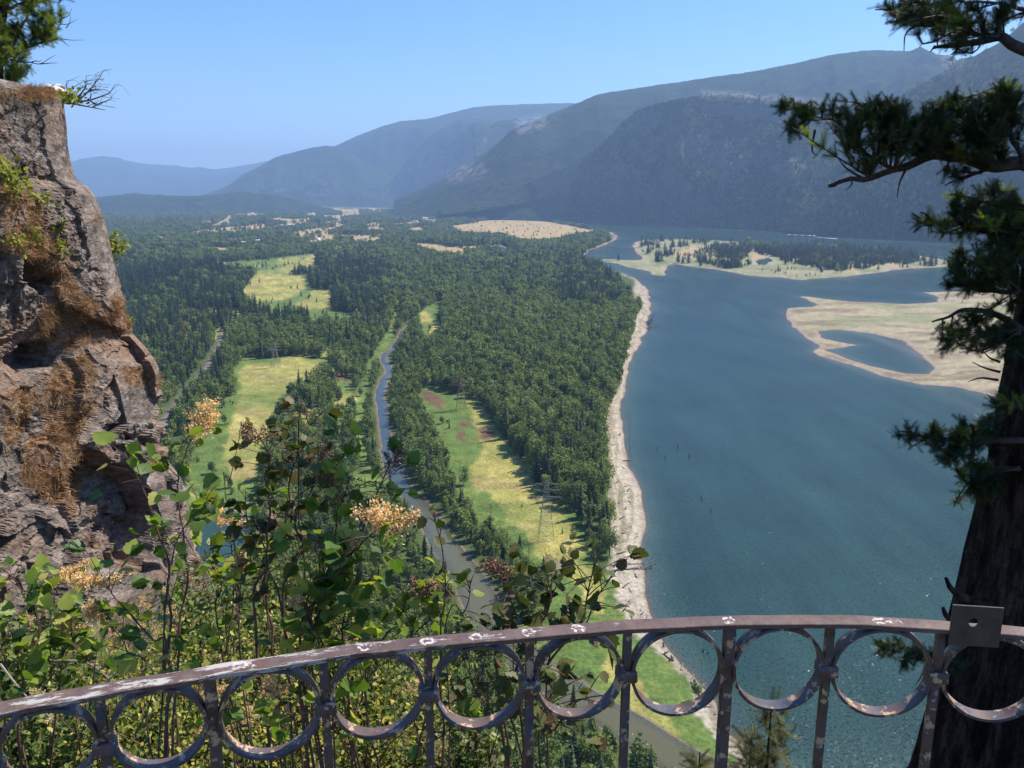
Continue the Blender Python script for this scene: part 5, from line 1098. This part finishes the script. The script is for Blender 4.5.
for q in range(7):
    f = -.42+q*.14; c_ = mid+dv_*Lb*f; box(m2_ if q % 2 else m3_, c_+[0, 0, 4.2+1.9], (Lb*.13, 12.5, 3.8), an, taper=.9)
sub('cargo_hold', m2_, RED, e); sub('hatch_cover', m3_, WHT, e)
tg = G(813.5,237.2,0); e = empty('tugboat', tg); tag(e, 'white tugboat pushing the barge at its right end', 'tugboat'); m1 = MB(); hullm(m1, tg, 22, 8.5, 3, an); sub('hull', m1, HULL, e); m1 = MB(); box(m1, tg+[0,0,4.6], (14,7,3.2), an); box(m1, tg+[0,0,7.6], (10,6,2.8), an, taper=.95); box(m1, tg+[0,0,10.2], (5,4.6,2.4), an, taper=.9); sub('wheelhouse', m1, WHT, e); m1 = MB(); box(m1, tg+[0,0,10.4], (5.05,4.65,.9), an); sub('window_band', m1, GLS, e); m1 = MB(); tube(m1, [tg-dv_*3+[0,0,8], tg-dv_*3+[0,0,13]], .6, 8); sub('funnel', m1, RED, e)
m1 = MB(); wk = np.linspace(0, 1, 24); c0_ = G(816,237.4,.05); c1_ = G(837,238.8,.05); cc = c0_+(c1_-c0_)*wk[:, None]; nn2 = np.array([-dv_[1], dv_[0], 0]); hw = (3+9*wk)*(1+.3*vn(np.stack([wk*30, 0*wk, 0*wk], -1), 3)); V = np.stack([cc-nn2*hw[:, None], cc+nn2*hw[:, None]], 1); V[:, :, 2] = .12; m1.add(V.reshape(-1, 3), grid(24, 2)); tag(m1.build('wake_foam', simple('foam', (.30,.38,.42), (.75,.80,.82), .25, .8), None), 'white foaming wake trailing behind the tugboat', 'wake', kind='stuff')
# ---- houses, sheds and the dam far up the valley
ROOFS = [simple('grey_roof', (.18,.17,.17), (.28,.27,.26), .3, .8), simple('brown_roof', (.20,.12,.09), (.28,.18,.13), .3, .8), simple('metal_roof', (.50,.50,.50), (.65,.65,.64), .3, .45)]; WALLS = [simple('cream_wall', (.55,.50,.42), (.68,.63,.55), .3, .8), simple('white_wall', (.68,.67,.65), (.8,.79,.77), .3, .8)]
def house(px, py, L_, w, h, label, ri, wi, group=None, name='house'):
    g = G(px, py, 2.5); an = .4+px*.013; e = empty(name, g, an); tag(e, label, name.replace('_', ' '), group); x, y = L_/2, w/2; rf = h+w*.32
    a = MB(); a.add([(-x,-y,-1),(x,-y,-1),(x,y,-1),(-x,y,-1),(-x,-y,h),(x,-y,h),(x,y,h),(-x,y,h),(-x,0,rf),(x,0,rf)], [(0,1,5,4),(1,2,6,5),(2,3,7,6),(3,0,4,7)]); a.add([(-x,-y,h),(-x,y,h),(-x,0,rf),(x,-y,h),(x,y,h),(x,0,rf)], [(0,1,2),(3,4,5)])
    o = bpy.data.objects.new('walls', a.mesh('walls', WALLS[wi])); C.objects.link(o); o.parent = e
    b = MB(); ov = .6; X2 = x+ov; b.add([(-X2,-y-ov,h-.2),(X2,-y-ov,h-.2),(X2,0,rf+.15),(-X2,0,rf+.15),(-X2,y+ov,h-.2),(X2,y+ov,h-.2)], [(0,1,2,3),(3,2,5,4)]); b.add([(-X2,-y-ov,h-.5),(X2,-y-ov,h-.5),(X2,0,rf-.15),(-X2,0,rf-.15),(-X2,y+ov,h-.5),(X2,y+ov,h-.5)], [(3,2,1,0),(4,5,2,3)])
    o = bpy.data.objects.new('roof', b.mesh('roof', ROOFS[ri])); C.objects.link(o); o.parent = e
    for q in range(max(2, int(L_/7))):
        d = MB(); box(d, (-x+(q+.5)*L_/max(2, int(L_/7)), -y-.03, h*.5), (1.8, .06, 1.5)); o = bpy.data.objects.new('window', d.mesh('window', GLS)); C.objects.link(o); o.parent = e
hs = HS
_u = [(207,222.5),(226,223),(252,213.6),(262,212.5),(303,207.5),(309,206.8),(316,207.6),(322,209),(347,213),(355,212.5),(395,214.5),(404,214),(452,211.8),(380,228.5),(372,229),(160,238),(142,246),(168,254.5),(233,240.5),(244,243.5),(258,242),(300,239),(318,240),(330,241),(352,238),(366,240),(378,240.5),(473,206.9+11)]
for i, (a, b) in enumerate(hs): house(a, b, rng.uniform(26, 52)*(1 if b < 225 else .6), rng.uniform(14, 20)*(1 if b < 225 else .7), rng.uniform(6, 9)*(1 if b < 225 else .8), 'small pale building of the distant town among the trees', int(rng.integers(0, 3)), int(rng.integers(0, 2)), 'buildings of the distant town')
house(438, 213.2, 260, 40, 26, 'wide pale powerhouse on the far channel', 2, 1, None, 'powerhouse'); house(157, 306, 22, 12, 6, 'grey roofed shed half hidden among the conifers beside the cliff', 0, 0, None, 'shed')
g = G(327,207.5,2); e = empty('radio_mast', g); tag(e, 'tall thin mast rising over the distant town', 'mast'); a = MB()
for q in range(3):
    t_ = q*2*pi/3; tube(a, [g+[3*cos(t_),3*sin(t_),0], g+[.8*cos(t_),.8*sin(t_),115]], .55, 4)
for q in range(20): z_ = q*5.7; tube(a, [g+[3*cos(q*2.1),3*sin(q*2.1),z_], g+[2.6*cos(q*2.1+2.1),2.6*sin(q*2.1+2.1),z_+5.7]], .3, 3)
sub('lattice_mast', a, STEEL, e); a = MB(); tube(a, [g+[0,0,115], g+[0,0,128]], .35, 5); sub('antenna', a, STEEL, e)
# ---- treetops rising from below the brink at the right
for px, py, dep, hgt, lb in [(772,700,6.2,5.5,'brown green sapling top rising below the railing in front of the river'),(752,735,6.8,5,'lower leafy sapling top beside the taller sapling at the brink'),(700,752,7.2,5,'small sapling top at the bottom edge over the river bank')]:
    t_ = P3(px, py, dep); b = t_-[0, 0, hgt]; e = empty('sapling', b); tag(e, lb, 'sapling'); a, f_ = MB(), MB(); tube(a, [b, b+(t_-b)*.5, t_], [.06, .035, .006], 7)
    for z_ in np.arange(.6, hgt, .09):
        fr_ = z_/hgt; r_ = .95*(1-fr_)**.8+.05; m = 5; an_ = rng.uniform(0, 6.3)+np.arange(m)*2*pi/m+rng.normal(size=m)*.3; d = np.stack([np.cos(an_), np.sin(an_), np.full(m, .15)], -1)
        for q in range(m):
            bb_ = b+[0, 0, z_]; tip = bb_+d[q]*r_*rng.uniform(.5, 1.1); 
            if r_ > .2: tube(a, smooth_path([bb_, (bb_+tip)/2+[0,0,.02], tip], 4), np.linspace(.006, .002, 4), 3, cap=False)
            k_ = int(3+r_*9); u = rng.uniform(.25, 1, k_)[:, None]; o_ = bb_+(tip-bb_)*u; X_, Y_, Zz = frames(unit(d[q]+rng.normal(size=(k_, 3))*.6), nrm=rng.normal(size=(k_, 3))*.4+[0,0,1]); place(f_, SPR, SPRF, o_, X_, Y_, Zz, rng.uniform(.09, .15, k_))
    sub('trunk', a, TWIG, e); sub('needles', f_, leafmat('olive_needles', [(.05,.06,.02),(.10,.10,.03),(.16,.14,.05)], .3, .2, .6), e)

# ---- small loose wave facets added over the water, tilted to throw sun glints
n_g = 14000; gx_ = rng.uniform(600, 1100, n_g); gy_ = 420+rng.beta(1.6, 1.1, n_g)*480; p = G(gx_, gy_, .06); okg = landdist(p[:, 0], p[:, 1]) < -9
okg &= rng.random(n_g) < np.clip((fbm(p/26, 3, 88)+.35)*1.1, .05, 1); p = p[okg]; m_ = len(p)
tl = R(1)*rng.normal(20, 6, m_); az_ = R(1)*rng.normal(-29+180-30, 26, m_)
az_ = R(1)*rng.normal(0, 24, m_)+math.atan2(.273, -.49); nrm_ = np.stack([np.sin(az_)*np.sin(tl), np.cos(az_)*np.sin(tl), np.cos(tl)], -1)
X_, Y_, Zz = frames(np.cross(nrm_, rng.normal(size=(m_, 3))), nrm=nrm_); mb = MB(); tv_ = np.array([(-.5,-.5,0),(.5,-.5,0),(.35,.5,0),(-.4,.45,0)])
place(mb, tv_, QF, p, X_, Y_, Zz, rng.uniform(.10, .28, m_)); k = NT('glint_facet'); mw = k.surf((.03,.06,.045), .24, None, .5); k.bsdf.inputs['IOR'].default_value = 1.33
tag(mb.build('glint_facets', mw, None), 'tiny tilted wave facets added for sun glints on the river near the bank', 'waves', kind='stuff')
# ================================================================== air, light, camera
mb = MB(); box(mb, (0, 17000, 995), (64000, 42000, 2010))
hz = mb.build('haze', [], None); tag(hz, 'pale blue haze filling the valley air', 'haze', kind='stuff')
hm = bpy.data.materials.new('valley_haze'); hm.use_nodes = True; t = hm.node_tree; t.nodes.clear()
o = t.nodes.new('ShaderNodeOutputMaterial'); v = t.nodes.new('ShaderNodeVolumePrincipled'); t.links.new(v.outputs[0], o.inputs['Volume'])
v.inputs['Color'].default_value = (.43, .66, 1.0, 1); v.inputs['Density'].default_value = HAZE; v.inputs['Anisotropy'].default_value = .1
hz.data.materials.append(hm)
for a_, b_ in (('homogeneous_volume', True),):
    try: setattr(hm.cycles, a_, b_)
    except Exception: pass
SAZ, SEL = R(62), R(52)         # the sun, to the right of the view and a little ahead
sd_ = np.array([sin(SAZ)*cos(SEL), cos(SAZ)*cos(SEL), sin(SEL)])
w = bpy.data.worlds.new('World'); sc.world = w; w.use_nodes = True; t = w.node_tree; t.nodes.clear()
bg = t.nodes.new('ShaderNodeBackground'); sk = t.nodes.new('ShaderNodeTexSky'); ow = t.nodes.new('ShaderNodeOutputWorld')
sk.sky_type = 'NISHITA'; sk.sun_disc = False; sk.sun_elevation = SEL; sk.sun_rotation = SAZ; sk.altitude = 200; sk.air_density = 1.0; sk.dust_density = .6; sk.ozone_density = 3.0
bg.inputs[1].default_value = .11
mxn = t.nodes.new('ShaderNodeMix'); mxn.data_type = 'RGBA'; mxn.blend_type = 'MULTIPLY'; mxn.inputs[0].default_value = 1; mxn.inputs[7].default_value = (.94, .93, 1.03, 1); t.links.new(sk.outputs[0], mxn.inputs[6]); hs_ = t.nodes.new('ShaderNodeHueSaturation'); hs_.inputs['Saturation'].default_value = 1.32; t.links.new(mxn.outputs[2], hs_.inputs['Color']); t.links.new(hs_.outputs[0], bg.inputs[0]); t.links.new(bg.outputs[0], ow.inputs[0])
ld = bpy.data.lights.new('sun', 'SUN'); ld.energy = 4.6; ld.angle = R(.5); ld.color = (1, .95, .86)
lo = bpy.data.objects.new('sun', ld); C.objects.link(lo); lo.location = (0, 0, 400)
import mathutils
lo.rotation_euler = mathutils.Vector([float(-q) for q in sd_]).to_track_quat('-Z', 'Y').to_euler()
cd = bpy.data.cameras.new('camera'); co = bpy.data.objects.new('camera', cd); C.objects.link(co); sc.camera = co
co.location = EYE; co.rotation_euler = (R(90)-PT, 0, 0); cd.sensor_width = 36; cd.lens = F/1024*36; cd.clip_end = 2e5; cd.clip_start = .05
sc.view_settings.view_transform = 'Standard'; sc.view_settings.look = 'None'; sc.view_settings.exposure = EXPO; sc.view_settings.gamma = 1; sc.view_settings.use_curve_mapping = False
cy = sc.cycles; cy.max_bounces = 5; cy.diffuse_bounces = 2; cy.glossy_bounces = 2; cy.transmission_bounces = 2; cy.volume_bounces = 0; cy.transparent_max_bounces = 6
cy.use_denoising = True; cy.sample_clamp_indirect = 6; cy.use_fast_gi = False; cy.caustics_reflective = False; cy.caustics_refractive = False
